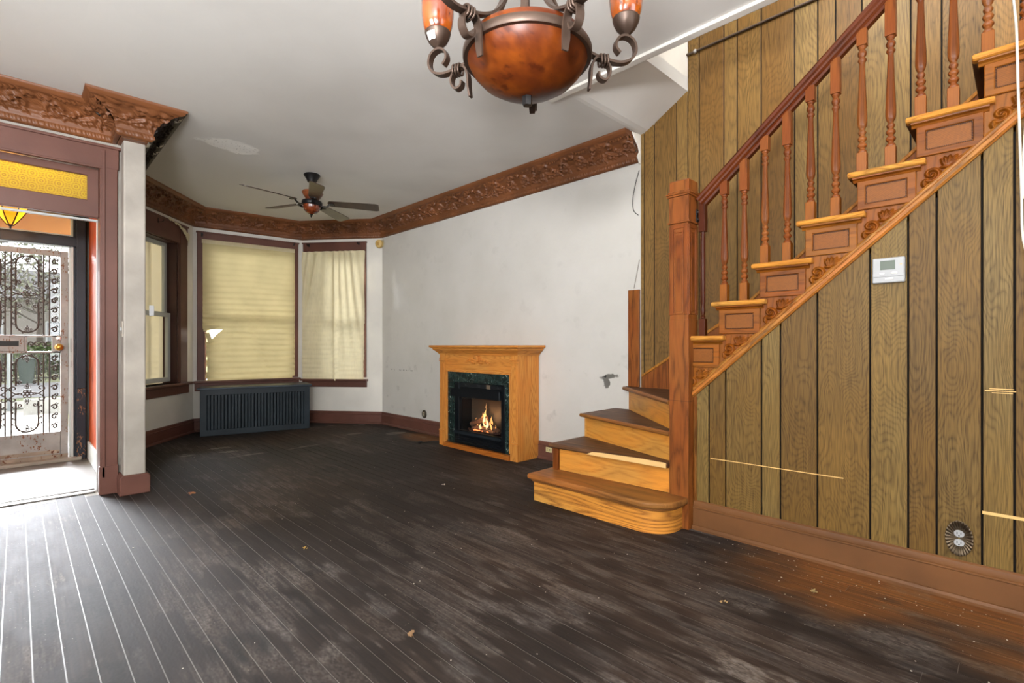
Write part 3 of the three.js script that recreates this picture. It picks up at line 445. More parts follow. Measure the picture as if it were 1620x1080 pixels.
  mesh('sill', [rbox(0.96, 0.03, 0.2, 0, 0.012, 0.02, 0.006)], paintMat(0x8d8578, { s: 171, chip: 0.4, chipTo: 0x4f3320 }), d);
  mesh('door_stop', [rbox(0.016, 1.95, 0.05, 0.418, 0.99, 0.04, 0.003), rbox(0.02, 1.95, 0.02, 0.405, 0.99, 0.02, 0.003)], M.vinyl, d);
  mesh('strike_plate', [rbox(0.006, 0.13, 0.03, 0.408, 1.05, 0.06, 0.002), rbox(0.004, 0.06, 0.03, 0.408, 0.88, 0.06, 0.002)], std({ color: 0x8f8f8a, roughness: 0.35, metalness: 0.8 }), d);
}
// ---------------------------------------------------------------- bay windows
function windowUnit(name, P, Q, x0, x1, y0, y1, { cl, cr, top, sill, apron, sillX, casMat = M.brown, side = 'both' }) {
  const l = local(P, Q), w = struct(name, l.pos, l.turn), xm = (x0 + x1) / 2, ww = x1 - x0;
  mesh('casing', [rbox(x0 - cl, top - y0, 0.026, (cl + x0) / 2, (top + y0) / 2, 0.012, 0.005), rbox(0.012, top - y0, 0.012, x0 - 0.012, (top + y0) / 2, 0.028, 0.003)], casMat, w);
  mesh('casing', [rbox(cr - x1, top - y0, 0.026, (cr + x1) / 2, (top + y0) / 2, 0.012, 0.005), rbox(0.012, top - y0, 0.012, x1 + 0.012, (top + y0) / 2, 0.028, 0.003)], casMat, w);
  mesh('head_casing', [rbox(cr - cl, top - y1, 0.03, (cl + cr) / 2, (top + y1) / 2, 0.014, 0.005), rbox(cr - cl + 0.02, 0.018, 0.042, (cl + cr) / 2, top + 0.004, 0.018, 0.004)], casMat, w);
  mesh('sill', rbox(sillX[1] - sillX[0], 0.03, 0.25, (sillX[0] + sillX[1]) / 2, sill, -0.065, 0.008), casMat, w);
  mesh('apron', [rbox(sillX[1] - sillX[0] - 0.03, sill - apron, 0.02, (sillX[0] + sillX[1]) / 2, (sill + apron) / 2 - 0.01, 0.01, 0.005)], casMat, w);
  mesh('jamb', [box(0.012, y1 - y0, 0.15, x0 + 0.004, (y0 + y1) / 2, -0.075), box(0.012, y1 - y0, 0.15, x1 - 0.004, (y0 + y1) / 2, -0.075), box(ww, 0.012, 0.15, xm, y1 - 0.004, -0.075)], tint(M.brown, 0xc9c0c4), w);
  const half = (ya, yb, z) => { const s = mesh('sash', plate(rect(x0 + 0.01, ya, x1 - 0.01, yb), z - 0.018, z + 0.018, { bevel: 0.004, holes: [rect(x0 + 0.058, ya + 0.05, x1 - 0.058, yb - 0.045)] }), M.vinyl, w); mesh('pane', box(ww - 0.11, yb - ya - 0.09, 0.004, xm, (ya + yb) / 2, z), M.glass, s); };
  const mid = mix(y0, y1, 0.485); half(y0 + 0.02, mid + 0.02, -0.085); half(mid - 0.02, y1 - 0.01, -0.122);
  return { w, l };
}
const win1 = windowUnit('window_1', A0, B0, 0.22, 1.03, 0.62, 2.22, { cl: 0.06, cr: 1.20, top: 2.43, sill: 0.605, apron: 0.5, sillX: [0.02, 1.26] });
const win2 = windowUnit('window_2', B0, C0, 0.13, 1.13, 0.62, 2.34, { cl: 0.04, cr: 1.215, top: 2.425, sill: 0.6, apron: 0.5, sillX: [0.0, 1.24] });
const win3 = windowUnit('window_3', C0, D0, 0.10, 0.86, 0.62, 2.32, { cl: 0.03, cr: 0.928, top: 2.43, sill: 0.582, apron: 0.497, sillX: [0.0, 0.95] });
{ // cloudy storm panel outside the sash of the left window
  const s = phy({ color: 0xe6dfcb, roughness: 0.85, transmission: 0.16, thickness: 0 });
  mesh('storm_panel', box(0.8, 1.62, 0.003, 0.625, 1.42, -0.152), s, win1.w);
  mesh('mullion_post', rbox(0.05, 1.62, 0.03, 0.80, 1.42, -0.20, 0.004), M.vinyl, win1.w);
}
// window blinds of pleated paper and cloth
const weave = tex(512, 512, (u, v) => { const n = fbm(u, v, 6, 6, 4, 600), t = 0.5 + 0.25 * Math.sin(u * 2 * Math.PI * 128) + 0.25 * Math.sin(v * 2 * Math.PI * 128), q = 0.93 + 0.1 * (n - 0.5) + 0.03 * (t - 0.5); return [0.85 * q, 0.785 * q, 0.585 * q]; }, { rep: [1, 1] });
const cloth = tex(512, 512, (u, v) => { const n = fbm(u, v, 6, 6, 4, 610), t = fbm(u, v, 128, 16, 2, 612), q = 0.93 + 0.1 * (n - 0.5) + 0.05 * (t - 0.5); return [0.90 * q, 0.85 * q, 0.70 * q]; }, { rep: [1, 1] });
function sheet(w, h, nx, ny, zf, inside) {                              // a thin sheet with a front and a back
  const pos = [], uv = [], idx = []; for (let j = 0; j <= ny; j++) for (let i = 0; i <= nx; i++) { const x = i / nx * w, y = j / ny * h, q = zf(x, y); pos.push(x + (q[1] ?? 0), y + (q[2] ?? 0), q[0]); uv.push(x, y); }
  for (let j = 0; j < ny; j++) for (let i = 0; i < nx; i++) { if (!inside((i + 0.5) / nx * w, (j + 0.5) / ny * h)) continue; const a = j * (nx + 1) + i, b = a + nx + 1; idx.push(a, a + 1, b, a + 1, b + 1, b); }
  const g = new THREE.BufferGeometry(); g.setAttribute('position', new THREE.Float32BufferAttribute(pos, 3)); g.setAttribute('uv', new THREE.Float32BufferAttribute(uv, 2)); g.setIndex(idx); g.computeVertexNormals(); return g;
}
{
  const l = win2.l, o = thing('window_blind', 'yellowed pleated paper blind with a torn flap, over the wide middle bay window', 'blind', l.pos, l.turn), w = 1.075, h = 1.745, X = 0.085, Y = 0.592;
  const n2 = (x, y, s) => fbm(x / 2, y / 2, 4, 4, 3, s) - 0.5;
  const z = (x, y) => { const low = sst(1.5, 0.7, y), ridge = 0.0055 * low + 0.0012, ph = y / 0.072 + 0.25 * n2(x, y, 620) * 2; return [0.045 + ridge * Math.sin(2 * Math.PI * ph) + 0.03 * n2(x, y, 630) + 0.012 * Math.max(0, 1 - Math.abs(x - 0.45 - (y - 0.9) * 0.35) / 0.06) * sst(0.1, 0.5, y) * sst(1.5, 1.1, y) + 0.01 * Math.max(0, 1 - Math.abs(x - 0.62 + (y - 0.5) * 0.3) / 0.05) * sst(1.1, 0.7, y)]; };
  const paper = phy({ map: weave, roughness: 0.95, transmission: 0.022, thickness: 0, side: THREE.DoubleSide });
  const edge = (y) => 0.006 * Math.sin(y * 9) + 0.004 * Math.sin(y * 47);
  mesh('paper', sheet(w, h, 108, 350, z, (x, y) => { if (x < 0.045 + edge(y) && y < 0.66) return false; if (x < 0.012) return false; if (y < 0.6 && x < 0.05 + edge(y)) return false; if (x < 0.22 - (0.655 - y) * 0.95 && y > 0.50 && y < 0.655) return false; if (y < 0.012 + 0.01 * Math.sin(x * 9)) return false; if (x > w - 0.03 && y < 0.05) return false; return true; }).translate(X, Y, 0), paper, o);
  mesh('torn_flap', sheet(0.2, 0.1, 12, 8, (x, y) => [0.055 + 0.03 * Math.sin(x * 9) + 0.02 * y / 0.1], (x, y) => y > 0.02 + x * 0.28 && y < 0.1 - x * 0.1).rotateZ(0.12).translate(X + 0.02, Y + 0.60, 0), paper, o);
  mesh('torn_flap', sheet(0.05, 0.13, 6, 12, (x, y) => [0.05 + 0.02 * Math.sin(y * 14)], (x, y) => x < 0.07 - y * 0.18).rotateZ(0.35).translate(X + 0.075, Y + 0.475, 0), paper, o);
  mesh('top_band', sheet(w, 0.05, 60, 4, (x, y) => [0.056 + 0.01 * n2(x, y, 640)], () => true).translate(X, Y + h - 0.045, 0), phy({ map: cloth, roughness: 0.95, transmission: 0.3, thickness: 0, side: THREE.DoubleSide }), o);
}
{
  const l = win3.l, o = thing('window_blind', 'cream cloth blind gathered at its top, over the narrow right bay window', 'blind', l.pos, l.turn), w = 0.885, h = 1.75, X = 0.035, Y = 0.56;
  const z = (x, y) => { const t = y / h, fan = 0.45 + (x - 0.45) * (0.42 + 0.58 * t), gather = sst(-0.1, 0.9, t), n = fbm(x / 2, y / 2, 4, 4, 3, 650) - 0.5; return [0.05 + 0.011 * gather * Math.sin(fan * 62 + 2 * Math.sin(fan * 11)) + 0.006 * gather * Math.sin(fan * 27) + 0.003 * sst(0.8, 0.2, t) * Math.sin(2 * Math.PI * y / 0.062) + 0.03 * n + 0.02 * Math.max(0, 1 - Math.abs(x - 0.24 + 0.42 * (1 - t)) / 0.05) * sst(0.2, 0.6, t) + 0.014 * Math.max(0, 1 - Math.abs(x - 0.47) / 0.04)]; };
  mesh('cloth', sheet(w, h, 130, 220, z, (x, y) => y > 0.006 + 0.012 * Math.abs(Math.sin(x * 3.6)) && x < w - 0.012 * sst(1.2, 0, y)).translate(X, Y, 0), phy({ map: cloth, roughness: 0.95, transmission: 0.06, thickness: 0, side: THREE.DoubleSide }), o);
  mesh('stitched_hem', [sheet(w, 0.03, 130, 3, (x, y) => [0.058 + 0.011 * Math.sin(x * 62 + 2 * Math.sin(x * 11)) * 0.8], () => true).translate(X, Y + h - 0.025, 0)], phy({ map: cloth, roughness: 0.95, transmission: 0.08, thickness: 0, side: THREE.DoubleSide }), o);
}
// curtain brackets screwed to the head casings
function bracket(l, x, y, label, group) {
  const o = thing('curtain_bracket', label, 'bracket', [0, 0, 0], 0, group); const c = Math.cos(l.turn), s = Math.sin(l.turn); o.position.set(l.pos[0] + x * c + 0.03 * s, y, l.pos[2] - x * s + 0.03 * c); o.rotation.y = l.turn;
  mesh('plate', rbox(0.02, 0.05, 0.004, 0, 0, 0, 0.0015), M.darkMetal, o); mesh('hook', strap([[0, -0.012, 0], [0, -0.015, 0.03], [0, -0.006, 0.05], [0, 0.01, 0.052]], 0.012, 0.003, [1, 0, 0], { seg: 12 }), M.darkMetal, o);
}
bracket(win2.l, 0.09, 2.395, 'small dark metal curtain bracket at the left end of the middle bay window'); bracket(win2.l, 1.15, 2.415, 'small dark metal curtain bracket at the right end of the middle bay window');
bracket(win3.l, 0.12, 2.41, 'small dark metal curtain bracket above the left of the cream cloth blind'); bracket(win3.l, 0.83, 2.42, 'pale chipped curtain bracket above the right of the cream cloth blind');
bracket(win1.l, 0.62, 2.38, 'small dark metal curtain bracket over the uncovered bay window');
{ // strip of wallpaper peeling off the corner of the left window
  const l = win1.l, o = thing('peeling_strip', 'strip of cream paper peeling off the head of the uncovered bay window', 'paper', l.pos, l.turn);
  mesh('paper_strip', sheet(0.46, 0.12, 46, 12, (x, y) => [0.045 + 0.02 * Math.sin(x * 8)], (x, y) => y > 0.10 - 0.012 - 0.085 * Math.max(0, x - 0.18) / 0.28 - 0.006 * Math.sin(x * 70) && y < 0.108 + 0.006 * Math.sin(x * 47)).rotateZ(-0.22).translate(0.76, 2.35, 0), phy({ color: 0xd8cfae, roughness: 0.9, transmission: 0.2, thickness: 0, side: THREE.DoubleSide }), o);
}
{ // radiator cover below the middle window
  const P = [1.494, -6.624], Q = [2.648, -6.354], l = local(P, Q), o = thing('radiator_cover', 'dark blue-black slatted radiator cover under the yellowed paper blind', 'radiator cover', l.pos, l.turn), L = l.len;
  mesh('top_board', [plate([[-0.03, 0], [L + 0.02, 0], [L + 0.02, 0.44], [0.02, 0.36]], 0, 0.022, { bevel: 0.004 }).rotateX(-Math.PI / 2).translate(0, 0.538, 0.03)], paintMat(0x39424a, { s: 181, rough: 0.35, grime: 0.2 }), o);
  mesh('front_frame', plate(rect(0, 0.0, L, 0.54), -0.022, 0, { bevel: 0.003, holes: [rect(0.07, 0.07, L - 0.07, 0.47)] }), M.radiator, o);
  mesh('side_panel', box(0.02, 0.54, 0.36, L - 0.012, 0.27, -0.2), M.radiator, o); mesh('side_panel', box(0.02, 0.54, 0.25, 0.012, 0.27, -0.15), M.radiator, o);
  mesh('back_panel', box(L - 0.06, 0.5, 0.01, L / 2, 0.25, -0.09), M.gap, o);
  const n = 30; for (let i = 0; i < n; i++) mesh('slat', rbox(0.029, 0.405, 0.014, 0.07 + (i + 0.5) * (L - 0.14) / n, 0.27, -0.010, 0.005), M.radiator, o);
}
// ---------------------------------------------------------------- staircase
const RISE = 0.1865, RUN = 0.2145, Y6 = 1.103, treadY = (k) => Y6 + RISE * (k - 6), treadZ = (k) => -1.4015 + RUN * (k - 6);   // step 6 is the first of the straight flight
const SB = [2.95, 0, -1.5];
{
  const st = thing('staircase', 'golden oak winding staircase with carved step ends and a worn rounded bottom step', 'staircase', SB);
  const W = (g) => g.translate(-SB[0], -SB[1], -SB[2]);
  const flat = (pts, y, th, o = {}) => plate(pts.map(([x, z]) => [x, -z]), 0, th, o).rotateX(-Math.PI / 2).translate(0, y - th, 0);       // outline seen from above
  const upright = (P, Q, y0, y1, t = 0.02) => { const L = Math.hypot(Q[0] - P[0], Q[1] - P[1]), g = box(L, y1 - y0, t, L / 2, (y0 + y1) / 2, -t / 2, 'x', rnd(), rnd()); return g.rotateY(Math.atan2(-(Q[1] - P[1]), Q[0] - P[0])).translate(P[0], 0, P[1]); };
  // 1: bullnose step
  const bull = (o) => { const s = new THREE.Shape(), xf = 2.505 - o, xb = 2.73, za = -2.335 - o * 0.8, zb = -1.375 + o; const r = 0.16 + o * 0.6; s.moveTo(xb, -za); s.lineTo(xf, -za); s.lineTo(xf, -(zb - r)); s.absarc(xf + r, -(zb - r), r, Math.PI, Math.PI * 1.5, false); s.lineTo(xb + 0.03, -zb); s.lineTo(xb + 0.03, -(zb - 0.1)); s.lineTo(xb, -(zb - 0.1)); return s; };
  const up = (sh, y0, y1, bv = 0) => plate(sh, y0, y1, { bevel: bv, curve: 14, ou: 0.3 }).rotateX(-Math.PI / 2);
  const wrapUV = (g) => { const p = g.attributes.position, n = g.attributes.normal, uv = g.attributes.uv; for (let i = 0; i < p.count; i++) if (Math.abs(n.getY(i)) < 0.5) uv.setXY(i, p.getY(i), p.getZ(i) + 0.6 * (p.getX(i) - 2.5)); return g; };
  mesh('riser', W(wrapUV(up(bull(0), 0, 0.148))), M.riserGrain, st);
  mesh('scotia', W(wrapUV(up(bull(0.014), 0.13, 0.15, 0.005))), M.treadBull, st);
  const b1 = new THREE.ExtrudeGeometry(bull(0.028), { depth: 0.012, bevelEnabled: true, bevelThickness: 0.013, bevelSize: 0.013, bevelOffset: -0.006, bevelSegments: 4, curveSegments: 16 }).translate(0, 0, 0.013);
  mesh('tread', W(wuv(b1, 'y').rotateX(-Math.PI / 2).translate(0, 0.146, 0)), M.treadBull, st);
  // 2, 3, 4, 5: risers fan out from the newel post
  const NW = [2.80, -1.47];
  const R2 = [[2.70, -2.31], [2.735, -1.45]], R3 = [[3.06, -2.31], [2.77, -1.46]], R4 = [[3.475, -2.21], NW], R5 = [[3.475, -1.62], [2.84, -1.42]];
  const Y = [0, 0.184, 0.362, 0.54, 0.722, 0.912];
  const nose = (P, Q, y, mat, r = 0.014) => { const d = nrm(P, Q), o = 0.02; const g = bar([P[0] + d[0] * o, y - r, P[1] + d[1] * o], [Q[0] + d[0] * o, y - r, Q[1] + d[1] * o], r, 12); return mesh('nosing', W(g), mat, st); };
  mesh('riser', W(upright(R2[0], R2[1], 0.184, 0.345)), M.riser, st); mesh('riser', W(upright(R3[0], R3[1], 0.362, 0.515)), M.riser, st); mesh('riser', W(upright(R4[0], R4[1], 0.54, 0.70)), M.riser, st); mesh('riser', W(upright(R5[0], R5[1], 0.722, 0.9)), M.red, st);
  mesh('end_board', W(rbox(0.022, 0.17, 0.045, 2.69, 0.265, -2.295, 0.003)), tint(M.red, 0xd8c8bc), st);
  mesh('skirt', W(plate([[-2.325, 0], [-2.3, 0], [-2.3, 0.16], [-2.325, 0.16]], 2.5, 2.72)), M.riser, st).visible = true;
  mesh('side_board', W(box(0.78, 0.345, 0.02, 3.09, 0.1725, -2.325, 'x')), M.riser, st); mesh('side_board', W(box(0.42, 0.18, 0.02, 3.27, 0.44, -2.32, 'x')), M.riser, st);
  mesh('tread', W(flat([[2.68, -2.345], [2.715, -1.46], [2.80, -1.46], [3.10, -2.2], [3.48, -2.2], [3.48, -2.345]], Y[2], 0.024, { bevel: 0.004 })), M.tread, st);
  mesh('tread', W(flat([[3.035, -2.34], [2.755, -1.46], [2.82, -1.46], [3.48, -2.15], [3.48, -2.34]], Y[3], 0.024, { bevel: 0.004 })), M.tread, st);
  mesh('tread', W(flat([[3.48, -2.245], [2.79, -1.50], [2.84, -1.40], [3.48, -1.58]], Y[4], 0.024, { bevel: 0.004 })), M.tread, st);
  mesh('tread', W(flat([[3.48, -1.65], [2.84, -1.45], [2.80, -1.36], [3.48, -1.36]], Y[5], 0.024, { bevel: 0.004 })), M.tread, st);
  nose([2.692, -2.345], [2.735, -1.46], Y[2], M.tread); nose([3.052, -2.34], [2.77, -1.46], Y[3], M.treadBull); nose([3.475, -2.232], [2.80, -1.475], Y[4], M.treadBull); nose([3.475, -1.635], [2.84, -1.435], Y[5], M.treadBull);
  { // splintered edge of the second step, showing bare wood
    const g = plate([[0, 0], [0.56, 0], [0.56, 0.03], [0.42, 0.032], [0.30, 0.03], [0.2, 0.027], [0.12, 0.026], [0.05, 0.02]], 0, 0.006, { bevel: 0.001 }); mesh('splintered_edge', W(g.rotateY(-Math.atan2(1, 0.045)).translate(2.666, 0.336, -2.02)), tint(M.lightWood, 0xd9b070), st);
  }
  // straight flight
  const skirtPts = (z, o) => 0.912 + o + (z + 1.62) * (RISE / RUN) * 0.82;
  mesh('skirt_board', W(plate([[-2.09, 0.722], [-1.62, 0.722], [-1.36, 1.0], [0.85, 2.95], [0.85, 3.22], [-1.36, 1.26], [-2.09, 0.80]], -3.489, -3.472).rotateY(-Math.PI / 2)), M.red, st);
  mesh('skirt_cap', W(plate([[-2.09, 0.80], [-1.36, 1.26], [0.85, 3.22], [0.85, 3.245], [-1.36, 1.285], [-2.09, 0.822]], -3.489, -3.464, { bevel: 0.003 }).rotateY(-Math.PI / 2)), tint(M.nosing, 0xd8ccb8), st);
  mesh('wall_post', W(rbox(0.02, 0.765, 0.10, 3.478, 1.105, -2.163, 0.004)), M.red, st);
  const relH = drawing(200, 170, (c) => { c.scale(0.97, 0.93); c.translate(0, -6);   // scroll with a fan of leaves, under every step end
    c.strokeStyle = '#8c8c8c'; spiral(c, 46, 92, 33, 1.35, 2.2, -1, 9, 5, 0.95);
    leafStroke(c, 60, 128, 110, 130, 172, 40, 12, 0.9); leafStroke(c, 22, 116, 16, 132, 26, 150, 9, 0.9);
    for (let i = 0; i < 6; i++) { const a = -2.25 + i * 0.34; leafStroke(c, 100 + 6 * Math.cos(a), 72 + 4 * Math.sin(a), 104 + 26 * Math.cos(a), 66 + 22 * Math.sin(a), 104 + (46 + 7 * i) * Math.cos(a + 0.05), 62 + 44 * Math.sin(a), 9, 0.95); }
    leafStroke(c, 110, 84, 150, 70, 182, 14, 11, 0.9); leafStroke(c, 118, 100, 160, 84, 192, 18, 8, 0.8); leafStroke(c, 128, 60, 155, 44, 166, 16, 6, 0.8); leafStroke(c, 76, 70, 92, 64, 104, 74, 7, 0.8);
  }, 2);
  const bw = 0.205, bh = 0.165, bracketGeo = relief(bw, bh, 100, 84, relH, 0.017, (x, y) => y > 1.1 * x - 0.10 && (y < 0.985 || true));
  const panelLines = tex(256, 128, (u, v) => { const d = ((u * 1.6 + v * 0.8) * 14) % 1, n = fbm(u, v, 32, 16, 2, 700), q = 0.86 + 0.14 * n - 0.10 * (d < 0.2 ? 1 : 0); return [0.51 * q, 0.29 * q, 0.07 * q]; }, { rep: [1 / 0.2, 1 / 0.1] }), inlay = phy({ map: panelLines, roughness: 0.5, specularIntensity: 0.5 });
  for (let k = 6; k <= 15; k++) {
    const y = treadY(k), z0 = treadZ(k), z1 = z0 + RUN, vary = tint(M.string, [0xffffff, 0xf3e9e0, 0xe9ddd2][k % 3]);
    mesh('tread', W(rbox(0.70, 0.026, RUN + 0.05, 3.13, y - 0.013, z0 + RUN / 2 - 0.012, 0.006, 'x', 0, k * 0.3)), M.tread, st);
    mesh('riser', W(box(0.68, RISE - 0.026, 0.02, 3.14, y - 0.026 - (RISE - 0.026) / 2, z0 + 0.012, 'x', k, 0)), M.riser, st);
    // rounded return nosing, cavetto below it
    const nz = [[0, 0], [0.032, 0], [0.041, 0.004], [0.045, 0.012], [0.042, 0.02], [0.034, 0.026], [0, 0.026]].map(([a, b]) => [-a + 0.0, b - 0.026]);
    const ng = new THREE.ExtrudeGeometry(new THREE.Shape(nz.map((p) => new THREE.Vector2(...p))), { depth: RUN + 0.056, bevelEnabled: true, bevelThickness: 0.006, bevelSize: 0.004, bevelOffset: -0.004, bevelSegments: 2 });
    mesh('nosing', W(wuv(ng, 'z', k * 0.07, k * 0.23).translate(XS + 0.002, y, z0 - 0.028)), M.nosing, st);
    mesh('cove_moulding', W(wuv(plate([[0, 0], [-0.026, 0], [-0.025, -0.006], [-0.012, -0.011], [-0.006, -0.02], [0, -0.021]], 0, RUN + 0.034), 'z', k * 0.1, 0).translate(XS + 0.001, y - 0.026, z0 - 0.017)), vary, st);
    // step end: frame round a sunken panel, then the carved bracket
    const yt = y - 0.045, yb = y - 0.177, gx = (g) => g.rotateY(-Math.PI / 2);
    mesh('end_frame', W(gx(plate(rect(z0, yb, z1, yt), 0, 0.014, { bevel: 0.003, holes: [rect(z0 + 0.032, yb + 0.026, z1 - 0.032, yt - 0.024)], grain: 'x', ov: k * 0.4 })).translate(XS, 0, 0)), vary, st);
    mesh('end_panel', W(wuv(gx(plate(rect(z0 + 0.03, yb + 0.024, z1 - 0.03, yt - 0.022), 0, 0.005)).translate(XS, 0, 0), 'y', 0, k * 0.37)), inlay, st);
    mesh('bracket_ground', W(gx(plate([[z0, yb + 0.03], [z0, stringLow(z0) + 0.02], [z1, stringLow(z1) + 0.02], [z1, yb + 0.03]], -0.012, -0.0015, { grain: 'x', ov: k * 0.4 })).translate(XS, 0, 0)), vary, st);
    const beads = []; const nb = 26; for (let i = 0; i < nb; i++) for (const yy of [yb + 0.028, yt - 0.026]) beads.push(box(0.004, 0.006, 0.0032, XS - 0.006, yy, z0 + 0.036 + (RUN - 0.072) * (i + 0.5) / nb)); for (let i = 0; i < 12; i++) for (const zz of [z0 + 0.035, z1 - 0.035]) beads.push(box(0.004, 0.0032, 0.005, XS - 0.006, yb + 0.034 + (yt - yb - 0.064) * i / 11, zz));
    mesh('bead_border', W(merge(beads)), tint(M.string, 0x6b5a4c), st);
    const br = bracketGeo.clone(); mesh('carved_bracket', W(br.rotateY(-Math.PI / 2).translate(XS - 0.001, yb - 0.168 + 0.0, z0 + 0.005)), vary, st);
  }
  mesh('string', W(plate([[-1.34, stringLow(-1.34)], [0.82, stringLow(0.82)], [0.82, stringLow(0.82) + 0.18], [-1.34, stringLow(-1.34) + 0.18]], -XS, -XS + 0.02, { grain: 'y' }).rotateY(-Math.PI / 2).scale(1, 1, 1).translate(0.02, 0, 0)), M.string, st);
  const ml = Math.hypot(2.2, 2.2 * 0.885), rakeAng = Math.atan(0.885);
  const mg2 = wuv(plate([[0, 0], [-0.012, 0.0], [-0.022, 0.008], [-0.022, 0.022], [-0.014, 0.028], [-0.016, 0.036], [-0.008, 0.046], [0, 0.048]], 0, ml), 'z').rotateX(-rakeAng).translate(XS, stringLow(-1.34), -1.34);
  mesh('rake_moulding', W(mg2), M.moulding, st);
  mesh('trim_strip', W(rbox(0.012, 0.60, 0.02, XS - 0.004, 0.46, -1.327, 0.003)), tint(M.moulding, 0xb0a890), st);
// railing: newel post, handrail, balusters
  const NB = [2.778, 0, -1.397];
  const np = mesh('newel_post', [rbox(0.118, 1.20, 0.118, 0, 0.60, 0, 0.003), rbox(0.112, 0.555, 0.112, 0, 1.475, 0, 0.002)], M.red, st); np.position.set(NB[0] - SB[0], 0, NB[2] - SB[2]);
  // sunken panels with fluted frames on the four sides of the shaft
  for (let q = 0; q < 4; q++) {
    const fr = [rbox(0.022, 0.50, 0.006, -0.043, 1.475, 0.059, 0.002), rbox(0.022, 0.50, 0.006, 0.043, 1.475, 0.059, 0.002), rbox(0.006, 0.48, 0.005, -0.026, 1.475, 0.058, 0.002), rbox(0.006, 0.48, 0.005, 0.026, 1.475, 0.058, 0.002), rbox(0.108, 0.02, 0.006, 0, 1.732, 0.059, 0.002), rbox(0.05, 0.006, 0.005, 0, 1.70, 0.058, 0.002), rbox(0.05, 0.006, 0.005, 0, 1.23, 0.058, 0.002), rbox(0.034, 0.44, 0.003, 0, 1.465, 0.0575, 0.001)];
    mesh('panel_frame', fr.map((g) => g.rotateY(q * Math.PI / 2)), tint(M.red, 0xf4e8e0), np);
  }
  mesh('head_block', [rbox(0.122, 0.15, 0.122, 0, 1.835, 0, 0.003), rbox(0.134, 0.012, 0.134, 0, 1.758, 0, 0.003)], M.red, np);
  mesh('cap_moulding', [rbox(0.14, 0.012, 0.14, 0, 1.912, 0, 0.004), rbox(0.148, 0.010, 0.148, 0, 1.922, 0, 0.004), rbox(0.132, 0.012, 0.132, 0, 1.933, 0, 0.004)], M.red, np);
  mesh('cap_block', [plate([[-0.06, 0], [0.06, 0], [0.06, 0.058], [0.05, 0.066], [-0.05, 0.066], [-0.06, 0.058]], -0.06, 0.06, { bevel: 0.005 }).translate(0, 1.937, 0)], M.red, np);
  mesh('bolt_plate', [rbox(0.024, 0.075, 0.006, 0.036, 1.80, 0.066, 0.003), new THREE.SphereGeometry(0.012, 10, 8).translate(0.036, 1.82, 0.07), tube([[0.03, 1.79, 0.068], [0.02, 1.775, 0.078], [0.035, 1.765, 0.08], [0.045, 1.79, 0.072]], 0.004, 16, 6)], M.darkMetal, np);
  mesh('joint_line', [rbox(0.1195, 0.0015, 0.1195, 0, 0.73, 0, 0.0004)], M.gap, np);
  const slope = RISE / RUN, railTop = (z) => 2.062 + slope * (z + 1.155), ang = Math.atan(slope), x = 2.825, zA = -1.335, zB = 0.45, len = (zB - zA) / Math.cos(ang);
  const sec = [[-0.016, -0.07], [0.016, -0.07], [0.018, -0.058], [0.026, -0.052], [0.022, -0.044], [0.024, -0.034], [0.033, -0.026], [0.035, -0.014], [0.03, -0.004], [0.018, 0.002], [0, 0.004], [-0.018, 0.002], [-0.03, -0.004], [-0.035, -0.014], [-0.033, -0.026], [-0.024, -0.034], [-0.022, -0.044], [-0.026, -0.052], [-0.018, -0.058]];
  mesh('handrail', W(wuv(plate(sec, 0, len), 'z').rotateX(-ang).translate(x, railTop(zA) - 0.004, zA)), tint(M.red, 0xb09078), st);
  // turned balusters: square foot, three rings, a long vase, collar, square head cut into the rail
  const sq = (h0, h1, w) => rbox(w, h1 - h0, w, 0, (h0 + h1) / 2, 0, 0.002);
  const prof = [[0.0, 0.098], [0.017, 0.1], [0.0185, 0.106], [0.016, 0.112], [0.0115, 0.116], [0.0115, 0.122], [0.017, 0.128], [0.0195, 0.135], [0.017, 0.142], [0.0115, 0.148], [0.0115, 0.153], [0.0165, 0.159], [0.0185, 0.166], [0.0165, 0.173], [0.0112, 0.179], [0.0112, 0.184], [0.015, 0.19], [0.0165, 0.196], [0.0135, 0.203], [0.0105, 0.208], [0.012, 0.214], [0.0165, 0.222], [0.0195, 0.236], [0.0205, 0.255], [0.0198, 0.285], [0.0175, 0.34], [0.0145, 0.42], [0.0118, 0.505], [0.0112, 0.52], [0.0135, 0.524], [0.0172, 0.531], [0.0172, 0.537], [0.0125, 0.543], [0.0125, 0.55], [0.0165, 0.556], [0.0185, 0.565], [0.0165, 0.574], [0.0125, 0.579], [0.0125, 0.586], [0.017, 0.592], [0.017, 0.599], [0.0, 0.6]];
  const turned = lathe(prof, 20), foot = sq(0, 0.1, 0.04);
  turned.setAttribute('uv', new THREE.BufferAttribute(turned.attributes.uv.array.map((v, i) => v * (i % 2 ? 0.6 : 0.12)), 2));
  const tones = [0xffffff, 0xf0e2d8, 0xe2d2c8, 0xf8f0ea].map((c) => tint(M.red, c)), feet = [0xffffff, 0xf0e6dc].map((c) => tint(M.oak, c)), footMats = [tint(M.string, 0xfff4e8), tint(M.red, 0xffffff)];
